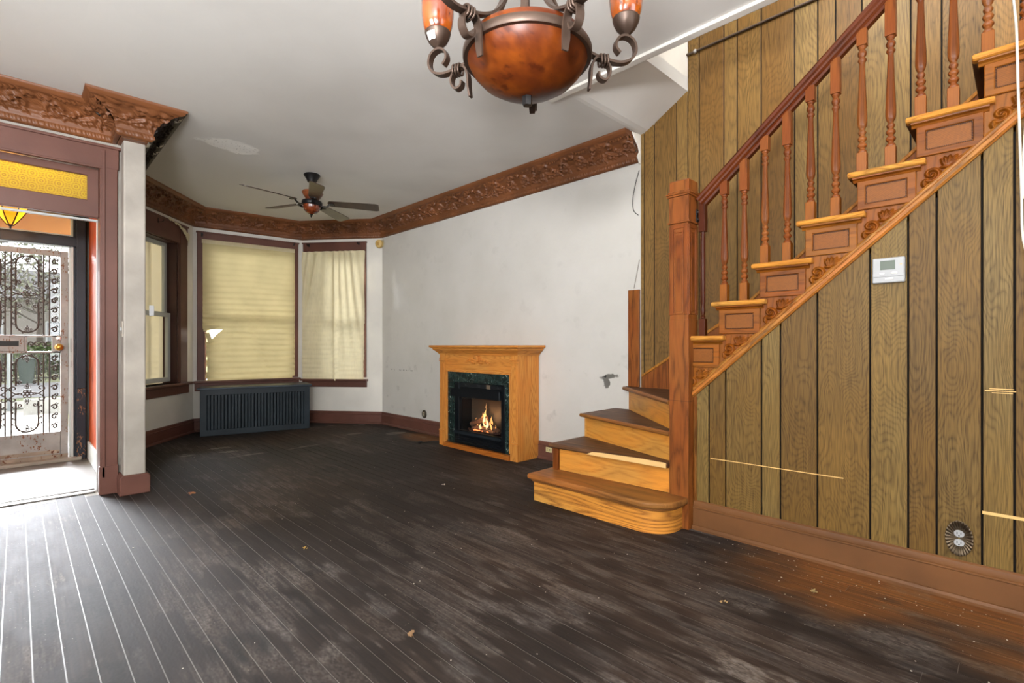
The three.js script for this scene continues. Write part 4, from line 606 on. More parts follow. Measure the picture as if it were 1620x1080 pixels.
  for (let k = 6; k <= 12; k++) for (const dz of k === 6 ? [0.1] : [0.01, 0.118]) {
    const z = treadZ(k) + dz, y = treadY(k), top = railTop(z) - 0.075 / Math.cos(ang) * 0.9, mat = k === 6 ? tint(M.red, 0x8f7468) : tones[(k * 2 + (dz > 0.05 ? 1 : 0)) % 4];
    const b = new THREE.Group(); b.name = partName(st, 'baluster'); b.position.set(x - SB[0], y, z - SB[2]); st.add(b);
    if (k === 6) { // a replacement: thinner, with long plain shaft
      mesh('turned_shaft', lathe([[0, 0.1], [0.012, 0.102], [0.014, 0.112], [0.009, 0.12], [0.013, 0.135], [0.015, 0.15], [0.012, 0.172], [0.010, 0.18], [0.0145, 0.19], [0.0145, 0.56], [0.012, 0.57], [0.015, 0.58], [0.012, 0.59], [0.015, 0.6], [0, 0.602]], 8), mat, b); mesh('foot_block', sq(0, 0.1, 0.036), mat, b); mesh('head_block', sq(0.6, top - y + 0.03, 0.038), mat, b);
    } else { mesh('turned_shaft', turned, mat, b); mesh('foot_block', foot, k < 10 ? footMats[0] : footMats[1], b); mesh('head_block', sq(0.6, Math.max(0.66, top - y + 0.012 + (dz > 0.05 ? 0.0 : 0)), 0.04), mat, b); }
  }
}
// ---------------------------------------------------------------- electric fireplace in an oak mantel, standing against the white wall
{
  const o = thing('fireplace_mantel', 'golden oak mantel fireplace with green marble surround, standing against the white wall', 'fireplace', [3.2, 0, -3.767], -Math.PI / 2), w = 1.165, D = 0.282;   // local: x along the wall, z to the room
  // local z = 0 is the front of the breast; back at -D
  const bx = (a, b, y0, y1, z0, z1, r = 0.003, gr = 'y', ou = rnd(), ov = rnd()) => rbox(b - a, y1 - y0, z1 - z0, (a + b) / 2, (y0 + y1) / 2, (z0 + z1) / 2, r, gr, ou, ov);
  const h = w / 2;
  mesh('side_panel', bx(h - 0.02, h, 0, 1.0, -D, -0.0305, 0.002), M.oak, o); mesh('side_panel', bx(-h, -h + 0.02, 0, 1.0, -D, -0.0305, 0.002), M.oak, o);
  mesh('frieze_panel', bx(-h + 0.09, h - 0.09, 0.79, 0.985, -0.03, -0.008, 0.002, 'x'), M.oak, o);
  mesh('inner_frame', [bx(-0.488, -0.468, 0.06, 0.80, -0.03, -0.002, 0.003), bx(0.468, 0.488, 0.06, 0.80, -0.03, -0.002, 0.003), bx(-0.488, 0.488, 0.778, 0.80, -0.03, -0.002, 0.003, 'x')], M.oak, o);
  for (const s of [-1, 1]) {
    const x0 = s * (h - 0.045) - 0.045, x1 = x0 + 0.09; const p = mesh('pilaster', [bx(x0, x1, 0, 1.0, -0.03, 0, 0.003)], M.oak, o);
    mesh('raised_panel', bx(x0 + 0.018, x1 - 0.018, 0.19, 0.86, 0, 0.006, 0.004), M.oak, p); mesh('band', [bx(x0 - 0.003, x1 + 0.003, 0.885, 0.898, -0.02, 0.012, 0.004, 'x'), bx(x0 - 0.003, x1 + 0.003, 0.908, 0.92, -0.02, 0.010, 0.004, 'x')], M.oak, p); mesh('plinth_block', [bx(x0 - 0.002, x1 + 0.002, 0, 0.155, -0.02, 0.006, 0.003), bx(x0 - 0.003, x1 + 0.003, 0.15, 0.168, -0.02, 0.010, 0.004, 'x')], M.oak, p);
  }
  mesh('base_rail', [bx(-0.5, 0.49, 0, 0.045, -0.03, 0.022, 0.004, 'x')], tint(M.oak, 0xd2b9a2), o);
  const cr = [[0, 0.955], [0.008, 0.955], [0.012, 0.968], [0.02, 0.975], [0.034, 0.99], [0.052, 1.004], [0.058, 1.018], [0.07, 1.022], [0.07, 1.03], [0, 1.03]];
  { const pts = [[-h, -D], [-h, 0], [h, 0], [h, -D]].reverse(); const rev = [[h, -D], [h, 0], [-h, 0], [-h, -D]]; const path = [[-h, -D], [-h, 0.0], [h, 0.0], [h, -D]]; mesh('crown_moulding', [0, 1, 2].map((i) => sweep(path, i, cr.map(([p, y]) => [p, y]), { closed: true })), M.oak, o); }
  mesh('mantel_shelf', [bx(-h - 0.085, h + 0.085, 1.028, 1.05, -D, 0.085, 0.006, 'x')], M.oak, o);
  // carved applique on the frieze
  const ap = drawing(220, 80, (c) => { for (const s of [-1, 1]) { const X = (d) => 110 + s * d; leafStroke(c, X(6), 40, X(20), 20, X(30), 34, 9); leafStroke(c, X(10), 52, X(36), 40, X(60), 50, 9); leafStroke(c, X(40), 60, X(60), 46, X(84), 62, 7, 0.8); spiral(c, X(72), 54, 12, 1.2, 0, s, 4, 2, 0.8); spiral(c, X(94), 64, 8, 1, 0, s, 3, 2, 0.7); leafStroke(c, X(14), 66, X(34), 76, X(56), 66, 6, 0.8); leafStroke(c, X(4), 26, X(12), 8, X(22), 14, 6, 0.9); } leafStroke(c, 110, 60, 110, 30, 110, 10, 12); for (let i = 0; i < 5; i++) { c.fillStyle = '#ddd'; c.beginPath(); c.arc(92 + i * 9, 46 + (i % 2) * 8, 6, 0, 7); c.fill(); } }, 1);
  mesh('carved_applique', relief(0.40, 0.10, 160, 44, ap, 0.012, (x, y) => ap(x, y) > 0.06 || ap(x + 0.01, y) > 0.06 || ap(x - 0.01, y) > 0.06).translate(-0.185, 0.862, -0.0075), tint(M.oak, 0xfff4ea), o);
  // marble surround, in three slabs
  const marble = tex(512, 512, (u, v) => { const n = fbm(u, v, 10, 10, 5, 800), m = fbm(u, v, 24, 24, 4, 810), f = fbm(u, v, 60, 60, 3, 815), vein = Math.pow(1 - Math.abs(2 * fbm(u, v, 7, 7, 5, 820) - 1), 22), w2 = sst(0.72, 0.8, m) * sst(0.5, 0.6, f); let c = mix3([0.055, 0.085, 0.08], [0.17, 0.235, 0.215], clamp(1.6 * (n * 0.5 + f * 0.5) - 0.3)); c = mix3(c, [0.3, 0.38, 0.36], vein * 0.5); return mix3(c, [0.75, 0.78, 0.75], w2 * 0.8); }, { rep: [1 / 0.5, 1 / 0.5] });
  const mm = std({ map: marble, roughness: 0.18 });
  mesh('marble_slab', bx(-0.47, -0.345, 0.045, 0.675, -0.06, -0.02, 0.001), mm, o); mesh('marble_slab', bx(0.40, 0.47, 0.045, 0.675, -0.06, -0.02, 0.001), mm, o); mesh('marble_slab', bx(-0.47, 0.47, 0.677, 0.78, -0.06, -0.02, 0.001, 'x'), mm, o);
  // the black insert
  const bk = std({ color: 0x101418, roughness: 0.28, metalness: 0.3 }), X0 = -0.345, X1 = 0.40, insert = mesh('firebox', [bx(X0, X0 + 0.07, 0.05, 0.675, -0.05, -0.012, 0.004), bx(X1 - 0.05, X1, 0.05, 0.675, -0.05, -0.012, 0.004), bx(X0, X1, 0.54, 0.675, -0.06, -0.03, 0.003), bx(X0, X1, 0.05, 0.19, -0.05, -0.016, 0.003), box(0.02, 0.5, 0.13, X0 + 0.07, 0.37, -0.115), box(0.02, 0.5, 0.13, X1 - 0.05, 0.37, -0.115)], bk, o);
  mesh('hood', plate([[-0.03, 0.615], [0.004, 0.605], [0.016, 0.59], [0.016, 0.555], [0.004, 0.54], [-0.03, 0.535]], X0 - 0.012, X1 - 0.03, { bevel: 0.004 }).rotateY(Math.PI / 2).scale(1, 1, 1).applyMatrix4(new THREE.Matrix4().makeTranslation(0, 0, 0)), bk, insert).geometry.applyMatrix4(new THREE.Matrix4().makeRotationY(0));
  mesh('louvre', [bx(X0 + 0.02, X1 - 0.02, 0.07, 0.078, -0.03, -0.006, 0.002), bx(X0 + 0.02, X1 - 0.02, 0.092, 0.10, -0.03, -0.006, 0.002), bx(X0 + 0.02, X1 - 0.02, 0.114, 0.122, -0.03, -0.006, 0.002)], bk, insert);
  mesh('glass_ledge', plate([[-0.03, 0.19], [0.006, 0.17], [0.006, 0.162], [-0.03, 0.162]], X0 + 0.04, X1 - 0.03).rotateY(Math.PI / 2), std({ color: 0x262c31, roughness: 0.3, metalness: 0.4 }), insert);
  mesh('control_panel', [bx(X0 + 0.02, X1 - 0.02, 0.63, 0.668, -0.034, -0.026, 0.002), ...[0.14, 0.33, 0.36, 0.62].map((q) => bx(X0 + q, X0 + q + 0.025, 0.64, 0.66, -0.03, -0.022, 0.002))], std({ color: 0x15181b, roughness: 0.35 }), insert);
  mesh('warning_label', bx(X0 + 0.48, X0 + 0.53, 0.628, 0.668, -0.027, -0.0235, 0.001), std({ color: 0x6b5b4a, roughness: 0.5 }), insert);
  // inside: warm brick lining, ember bed, logs, flames
  const fw = [X0 + 0.08, X1 - 0.06];
  mesh('firebox_back', [box(fw[1] - fw[0], 0.38, 0.01, (fw[0] + fw[1]) / 2, 0.37, -0.18)], std({ color: 0x3d3226, roughness: 0.55 }), insert);
  const bark = std({ map: tex(256, 256, (u, v) => { const n = fbm(u, v, 10, 24, 4, 840), g = fbm(u, v, 40, 6, 3, 842); return mix3([0.13, 0.075, 0.05], [0.5, 0.32, 0.2], clamp(n * 0.7 + g * 0.6 - 0.2)); }), roughness: 0.9 });
  const log = (a, b, r) => { const A = new THREE.Vector3(...a), B = new THREE.Vector3(...b), L = A.distanceTo(B), g = new THREE.CylinderGeometry(r * 0.85, r, L, 12, 10), p = g.attributes.position; for (let i = 0; i < p.count; i++) { const y = p.getY(i), a2 = Math.atan2(p.getZ(i), p.getX(i)), k = 1 + 0.14 * Math.sin(a2 * 3 + y * 30) + 0.1 * Math.sin(a2 * 7 + y * 13); p.setX(i, p.getX(i) * k); p.setZ(i, p.getZ(i) * k); } g.computeVertexNormals(); return g.applyQuaternion(new THREE.Quaternion().setFromUnitVectors(new THREE.Vector3(0, 1, 0), B.clone().sub(A).normalize())).translate((A.x + B.x) / 2, (A.y + B.y) / 2, (A.z + B.z) / 2); };
  mesh('log', log([-0.17, 0.25, -0.10], [0.06, 0.335, -0.13], 0.03), bark, insert); mesh('log', log([-0.12, 0.215, -0.08], [0.13, 0.24, -0.10], 0.026), bark, insert); mesh('log', log([0.04, 0.29, -0.10], [0.24, 0.21, -0.10], 0.026), bark, insert); mesh('log', log([-0.05, 0.222, -0.07], [0.20, 0.205, -0.065], 0.02), bark, insert);
  const em = []; for (let i = 0; i < 70; i++) { const g = new THREE.IcosahedronGeometry(rr(0.006, 0.013), 0); g.scale(1.4, 0.7, 1); em.push(g.translate(rr(-0.19, 0.26), 0.195 + rr(0, 0.014), rr(-0.12, -0.05))); }
  mesh('ember_bed', em, std({ color: 0x3a1a10, roughness: 0.9 }), insert);
  const glowE = []; for (let i = 0; i < 22; i++) glowE.push(new THREE.IcosahedronGeometry(rr(0.004, 0.008), 0).translate(rr(-0.1, 0.14), 0.207 + rr(0, 0.008), rr(-0.06, -0.045)));
  mesh('glowing_ember', glowE, std({ color: 0x401004, emissive: new THREE.Color(1, 0.25, 0.07), emissiveIntensity: 2.2 }), insert);
  const flame = (x, y, z, hh, ww, lean, col, k) => { const pts = []; for (let i = 0; i <= 8; i++) { const t = i / 8; pts.push([ww * Math.pow(Math.sin(Math.PI * Math.min(1, 0.18 + t * 0.82)), 1.2) * (1 - t * 0.5), t * hh]); } const g = new THREE.LatheGeometry(pts.map((p) => new THREE.Vector2(...p)), 9), q = g.attributes.position; for (let i = 0; i < q.count; i++) { const t = q.getY(i) / hh; q.setX(i, q.getX(i) + lean * t * t + 0.008 * Math.sin(t * 7 + x * 50)); q.setZ(i, q.getZ(i) * 0.5); } g.computeVertexNormals(); mesh('flame', g.translate(x, y, z), std({ color: 0x000000, emissive: new THREE.Color(...col), emissiveIntensity: k, roughness: 1 }), insert); };
  flame(0.045, 0.24, -0.085, 0.14, 0.024, -0.03, [1, 0.62, 0.22], 2.6); flame(0.01, 0.30, -0.12, 0.12, 0.02, 0.01, [1, 0.5, 0.14], 2); flame(0.085, 0.22, -0.08, 0.12, 0.022, -0.01, [1, 0.66, 0.3], 2.4); flame(0.14, 0.23, -0.08, 0.10, 0.014, -0.02, [1, 0.45, 0.12], 1.8); flame(-0.05, 0.29, -0.13, 0.09, 0.018, 0.02, [1, 0.4, 0.1], 1.4); flame(-0.13, 0.27, -0.12, 0.05, 0.012, 0.01, [1, 0.42, 0.12], 1.4); flame(0.0, 0.21, -0.06, 0.07, 0.02, 0.01, [1, 0.55, 0.25], 1.8); flame(-0.09, 0.245, -0.1, 0.06, 0.014, 0.02, [1, 0.45, 0.13], 1.4); flame(0.11, 0.25, -0.11, 0.11, 0.018, 0.012, [1, 0.48, 0.14], 1.5); flame(0.19, 0.225, -0.09, 0.06, 0.01, 0, [1, 0.4, 0.1], 1.2); flame(0.05, 0.42, -0.1, 0.06, 0.004, -0.012, [1, 0.5, 0.2], 1.4);
  const fl = new THREE.PointLight(new THREE.Color(1, 0.5, 0.2), 0.16); fl.position.set(0.05, 0.33, -0.05); fl.castShadow = true; o.add(fl);
  mesh('glass_front', box(fw[1] - fw[0], 0.36, 0.003, (fw[0] + fw[1]) / 2, 0.37, -0.034), phy({ color: 0xffffff, roughness: 0.03, transmission: 1, thickness: 0, ior: 1.5 }), insert);
}
{ const c = tag(mesh('power_cord', [tube([[3.30, 0.02, -4.37], [3.27, 0.006, -4.46], [3.2, 0.006, -4.52], [3.12, 0.006, -4.53], [3.09, 0.01, -4.535]], 0.005, 30, 6), new THREE.SphereGeometry(0.02, 12, 8).scale(1.3, 0.7, 1).translate(3.08, 0.014, -4.54)], M.blackSlot, scene), 'short black cord with a plug lying left of the fireplace', 'cord'); }
// ---------------------------------------------------------------- chandelier: amber glass bowl, forged scroll arms, amber tulip shades
const amberTex = (a, b, c2, s) => tex(512, 512, (u, v) => { const n = fbm(u, v, 5, 5, 5, s), m = fbm(u, v, 18, 18, 4, s + 7), k = fbm(u, v, 40, 40, 3, s + 9); let c = mix3(hex(a), hex(b), sst(0.35, 0.65, n + 0.25 * (m - 0.5))); c = mix3(c, hex(c2), 0.6 * sst(0.60, 0.74, m * 0.6 + k * 0.4)); return c; });
const amber = phy({ map: amberTex(0x9a4a12, 0x6f2c0c, 0x3c1608, 900), roughness: 0.2, clearcoat: 0.8, clearcoatRoughness: 0.08 });
const amberBowl = phy({ map: amberTex(0x70360d, 0x4f210a, 0x381407, 920), roughness: 0.36, specularIntensity: 0.4 });
{
  const ch = thing('chandelier', 'bronze scroll-arm chandelier with an amber glass bowl and amber tulip shades, hanging nearest the viewer', 'chandelier', [1.19, 1.83, -1.14], 0), Y0 = 1.83, y = (v) => v - Y0;
  const bowlPts = [[0.001, 1.862], [0.03, 1.864], [0.07, 1.873], [0.11, 1.89], [0.15, 1.914], [0.178, 1.944], [0.194, 1.975], [0.199, 2.0], [0.196, 2.02], [0.19, 2.03], [0.186, 2.026], [0.19, 2.0], [0.184, 1.975], [0.168, 1.948], [0.14, 1.922], [0.1, 1.899], [0.05, 1.882], [0.001, 1.876]];
  const bg = lathe(bowlPts.map(([r, v]) => [r, y(v)]), 64); { const p = bg.attributes.position, uv = bg.attributes.uv; for (let i = 0; i < p.count; i++) uv.setXY(i, p.getX(i) * 1.6 + 0.5, p.getZ(i) * 1.6 + 0.5 + p.getY(i)); }
  mesh('glass_bowl', bg, amberBowl, ch);
  mesh('bowl_ring', lathe([[0.1935, 1.978], [0.207, 1.978], [0.210, 1.983], [0.210, 2.0], [0.207, 2.005], [0.197, 2.005], [0.1935, 1.978]].map(([r, v]) => [r, y(v)]), 64), M.iron, ch);
  mesh('finial', [lathe([[0, y(1.832)], [0.015, y(1.833)], [0.017, y(1.838)], [0.017, y(1.862)], [0, y(1.866)]], 6)], M.darkMetal, ch);
  mesh('stem', [bar([0, y(1.86), 0], [0, y(2.45), 0], 0.008, 10), lathe([[0, y(2.28)], [0.03, y(2.285)], [0.045, y(2.31)], [0.03, y(2.34)], [0.02, y(2.37)], [0.0, y(2.375)]], 20)], M.iron, ch);
  mesh('chain', Array.from({ length: 6 }, (_, i) => new THREE.TorusGeometry(0.018, 0.004, 6, 14).scale(0.75, 1.2, 1).rotateY(i % 2 * Math.PI / 2).translate(0, y(2.468 + i * 0.034), 0)), M.iron, ch);
  mesh('canopy', lathe([[0, y(2.70)], [0.065, y(2.70)], [0.062, y(2.685)], [0.03, y(2.665)], [0.012, y(2.655)], [0, y(2.654)]], 24), M.iron, ch);
  for (let i = 0; i < 3; i++) { const a = i * 2.094 + 0.35, c = Math.cos(a), s = Math.sin(a); mesh('rod', strap([[c * 0.19, y(2.0), s * 0.19], [c * 0.165, y(2.06), s * 0.165], [c * 0.10, y(2.2), s * 0.10], [c * 0.02, y(2.30), s * 0.02]], 0.016, 0.007, [-s, 0, c], { seg: 14 }), M.iron, ch); }
  // arms: 0 = towards the camera
  const back = Math.atan2(1.14, -1.19);                                              // direction to the camera in x, z
  const arm = (deg) => {
    const a = back - deg * Math.PI / 180, g = new THREE.Group(); g.name = partName(ch, 'arm'); g.rotation.y = -a; ch.add(g);
    const P = (r, v) => [r, y(v), 0], Z = [0, 0, 1];
    // strap from the bowl curling out into a small eye
    mesh('curl', strap([P(0.212, 1.905), P(0.217, 1.94), P(0.221, 1.985), P(0.236, 2.012), P(0.262, 2.012), P(0.282, 1.99), P(0.284, 1.962), P(0.268, 1.942), P(0.248, 1.948), P(0.244, 1.966)], 0.026, 0.007, Z, { seg: 44, taper: (u) => u < 0.12 ? 0.75 + 2.1 * u : 1 }), M.iron, g);
    mesh('scroll', strap([P(0.10, 2.155), P(0.125, 2.10), P(0.165, 2.055), P(0.215, 2.026), P(0.27, 2.010), P(0.325, 2.006), P(0.362, 2.022), P(0.378, 2.052), P(0.368, 2.086), P(0.338, 2.098), P(0.312, 2.084), P(0.306, 2.056), P(0.32, 2.038)], 0.026, 0.008, Z, { seg: 64 }), M.iron, g);
    mesh('wire_wrap', [-0.011, 0, 0.011].map((d) => tube([[0.262 + d, y(2.02), -0.016], [0.262 + d, y(2.026), 0], [0.262 + d, y(2.02), 0.016], [0.264 + d, y(1.997), 0.016], [0.266 + d, y(1.992), 0], [0.264 + d, y(1.997), -0.016]], 0.0042, 24, 6, true)), M.iron, g);
    const R = 0.345, cup = [[0, 2.098], [0.008, 2.1], [0.012, 2.106], [0.02, 2.112], [0.033, 2.126], [0.042, 2.144], [0.046, 2.158], [0.044, 2.162], [0, 2.15]], sh = [[0.03, 2.146], [0.043, 2.158], [0.052, 2.185], [0.0565, 2.22], [0.057, 2.26], [0.062, 2.30], [0.068, 2.325], [0.066, 2.326], [0.059, 2.30], [0.053, 2.26], [0.052, 2.22], [0.048, 2.186], [0.03, 2.152]];
    const cm = mesh('cup', lathe(cup.map(([r, v]) => [r, y(v)]), 24).translate(R, 0, 0), M.iron, g);
    mesh('tulip_shade', lathe(sh.map(([r, v]) => [r, y(v)]), 28).translate(R, 0, 0), amber, g);
    return g;
  };
  [-41, 31, 103, 175].forEach(arm); const lc = arm(-113);
  // paper sticker left on the cup of the left arm
  { const s = new THREE.CylinderGeometry(0.0435, 0.033, 0.024, 10, 1, true, 2.35 - 0.35 + 0.6, 0.85); mesh('sticker', s.translate(0.345, y(2.134), 0), std({ map: tex(64, 64, (u, v) => (Math.floor(v * 9) % 2 && u > 0.15 && u < 0.85 && noise(u * 30, v * 9, 30, 9, 5) > 0.4) ? [0.5, 0.52, 0.53] : [0.85, 0.87, 0.87]), roughness: 0.6, side: THREE.DoubleSide }), lc); }
}
// ---------------------------------------------------------------- ceiling fan
{
  const fn = thing('ceiling_fan', 'bronze five-blade ceiling fan with an amber glass bowl, on the ceiling before the bay', 'fan', [2.035, 2.28, -4.83]), Y0 = 2.28, y = (v) => v - Y0;
  const back = Math.atan2(4.83, -2.035);
  mesh('canopy', lathe([[0, y(2.70)], [0.072, y(2.70)], [0.076, y(2.69)], [0.07, y(2.682)], [0.05, y(2.65)], [0.042, y(2.628)], [0.02, y(2.62)], [0, y(2.62)]], 28), M.darkMetal, fn);
  mesh('downrod', bar([0, y(2.5), 0], [0, y(2.63), 0], 0.012, 10), M.darkMetal, fn);
  const hub = new THREE.Group(); hub.name = 'motor'; fn.add(hub); hub.position.y = y(2.42);
  const tiltAxis = new THREE.Vector3(Math.cos(back), 0, Math.sin(back)); hub.quaternion.setFromAxisAngle(tiltAxis, -0.055);
  mesh('motor_housing', lathe([[0.03, 0.115], [0.092, 0.112], [0.098, 0.1], [0.09, 0.085], [0.066, 0.05], [0.06, 0.035], [0.075, 0.02], [0.05, 0.02], [0.03, 0.115]], 32), phy({ map: amberTex(0x7a4426, 0x5c2e18, 0x2e170d, 940), roughness: 0.3 }), hub);
  mesh('switch_ring', lathe([[0, 0.022], [0.088, 0.022], [0.094, 0.014], [0.094, -0.008], [0.084, -0.022], [0, -0.022]], 32), M.darkMetal, hub);
  mesh('glass_bowl', lathe([[0.082, -0.02], [0.08, -0.04], [0.068, -0.07], [0.045, -0.092], [0.02, -0.104], [0.0, -0.107]], 32), phy({ map: amberTex(0x6a3016, 0x4a1c0a, 0x2e1208, 960), roughness: 0.25, clearcoat: 0.4 }), hub);
  mesh('finial', lathe([[0, -0.102], [0.012, -0.105], [0.014, -0.112], [0.006, -0.118], [0.009, -0.124], [0.004, -0.134], [0, -0.138]], 14), M.darkMetal, hub);
  const bladeTop = std({ map: tex(256, 128, (u, v) => { const n = fbm(u, v, 4, 40, 3, 970); return mix3([0.16, 0.11, 0.09], [0.27, 0.2, 0.16], n); }), roughness: 0.3 });
  for (let i = 0; i < 5; i++) {
    const a = back - (4 + i * 72) * Math.PI / 180, g = new THREE.Group(); g.name = partName(fn, 'blade'); g.position.copy(hub.position); g.quaternion.copy(hub.quaternion).multiply(new THREE.Quaternion().setFromAxisAngle(new THREE.Vector3(0, 1, 0), -a)); fn.add(g);
    const s = new THREE.Shape(); s.moveTo(0.17, -0.048); s.lineTo(0.58, -0.066); s.quadraticCurveTo(0.625, -0.066, 0.63, -0.045); s.lineTo(0.632, 0.05); s.quadraticCurveTo(0.62, 0.068, 0.58, 0.066); s.lineTo(0.17, 0.048); s.quadraticCurveTo(0.145, 0.03, 0.145, 0); s.quadraticCurveTo(0.145, -0.03, 0.17, -0.048);
    const b = plate(s, -0.003, 0.003, { bevel: 0.001, grain: 'x' }).rotateX(Math.PI / 2).rotateX(-0.24).translate(0, 0.012, 0); const bm = mesh('paddle', b, bladeTop, g);
    mesh('iron', [strap([[0.085, -0.01, 0], [0.11, -0.028, 0], [0.14, -0.02, 0], [0.165, 0.004, 0], [0.20, 0.006, 0]], 0.03, 0.006, [0, 0, 1], { seg: 16 }), lathe([[0, -0.004], [0.02, 0], [0.02, 0.006], [0, 0.008]], 12).translate(0.19, 0.0, 0.015), lathe([[0, -0.004], [0.02, 0], [0.02, 0.006], [0, 0.008]], 12).translate(0.19, 0.0, -0.015)], M.darkMetal, g);
  }
}
// ---------------------------------------------------------------- amber lantern hanging in the vestibule
{
  const o = thing('pendant_lantern', 'six-sided amber glass lantern with black ribs hanging in the entrance', 'lantern', [-0.035, 1.955, -5.35]), n = 6, am = phy({ color: 0xd58a14, roughness: 0.85, transmission: 0.85, thickness: 0, side: THREE.DoubleSide });
  const pr = [[0.018, 0.0], [0.05, 0.045], [0.085, 0.105], [0.098, 0.15]], at = (k, i) => [pr[k][0] * Math.cos(i / n * 2 * Math.PI), pr[k][1], pr[k][0] * Math.sin(i / n * 2 * Math.PI)];
  for (let i = 0; i < n; i++) { const pos = [], uv = []; for (let k = 0; k < 3; k++) { const a = at(k, i), b = at(k, i + 1), c = at(k + 1, i), d = at(k + 1, i + 1); pos.push(...a, ...c, ...b, ...b, ...c, ...d); uv.push(0, 0, 0, 1, 1, 0, 1, 0, 0, 1, 1, 1); } const g = new THREE.BufferGeometry(); g.setAttribute('position', new THREE.Float32BufferAttribute(pos, 3)); g.setAttribute('uv', new THREE.Float32BufferAttribute(uv, 2)); g.computeVertexNormals(); mesh('glass_pane', g, am, o); mesh('rib', tube([at(0, i), at(1, i), at(2, i), at(3, i)], 0.0045, 12, 6), M.blackSlot, o); }
  const ring = (k, r) => tube(Array.from({ length: n }, (_, i) => at(k, i)).flatMap((p, i) => [p, at(k, i + 0.5).map((v, c) => c === 1 ? v : (at(k, i)[c] + at(k, i + 1)[c]) / 2)]), r, 48, 6, true);
  mesh('top_rim', ring(3, 0.006), M.blackSlot, o); mesh('bottom_rim', ring(0, 0.005), M.blackSlot, o);
  mesh('finial', lathe([[0, -0.03], [0.008, -0.024], [0.005, -0.014], [0.016, -0.004], [0.014, 0.004], [0, 0.004]], 12), M.blackSlot, o);
  mesh('bulb', new THREE.SphereGeometry(0.022, 14, 10).translate(0, 0.10, 0), std({ color: 0xffffff, emissive: new THREE.Color(1, 0.8, 0.5), emissiveIntensity: 1.2 }), o);
  const pl = new THREE.PointLight(new THREE.Color(1, 0.96, 0.88), 2.6); pl.position.set(0, 0.10, 0); pl.castShadow = true; o.add(pl);
  mesh('rod', [bar([0, 0.12, 0], [0, 0.54, 0], 0.004, 8), bar([0.098, 0.15, 0], [0, 0.26, 0], 0.003, 6), bar([-0.098, 0.15, 0], [0, 0.26, 0], 0.003, 6), lathe([[0, 0.54], [0.05, 0.54], [0.045, 0.52], [0, 0.515]], 16)], M.blackSlot, o);
}
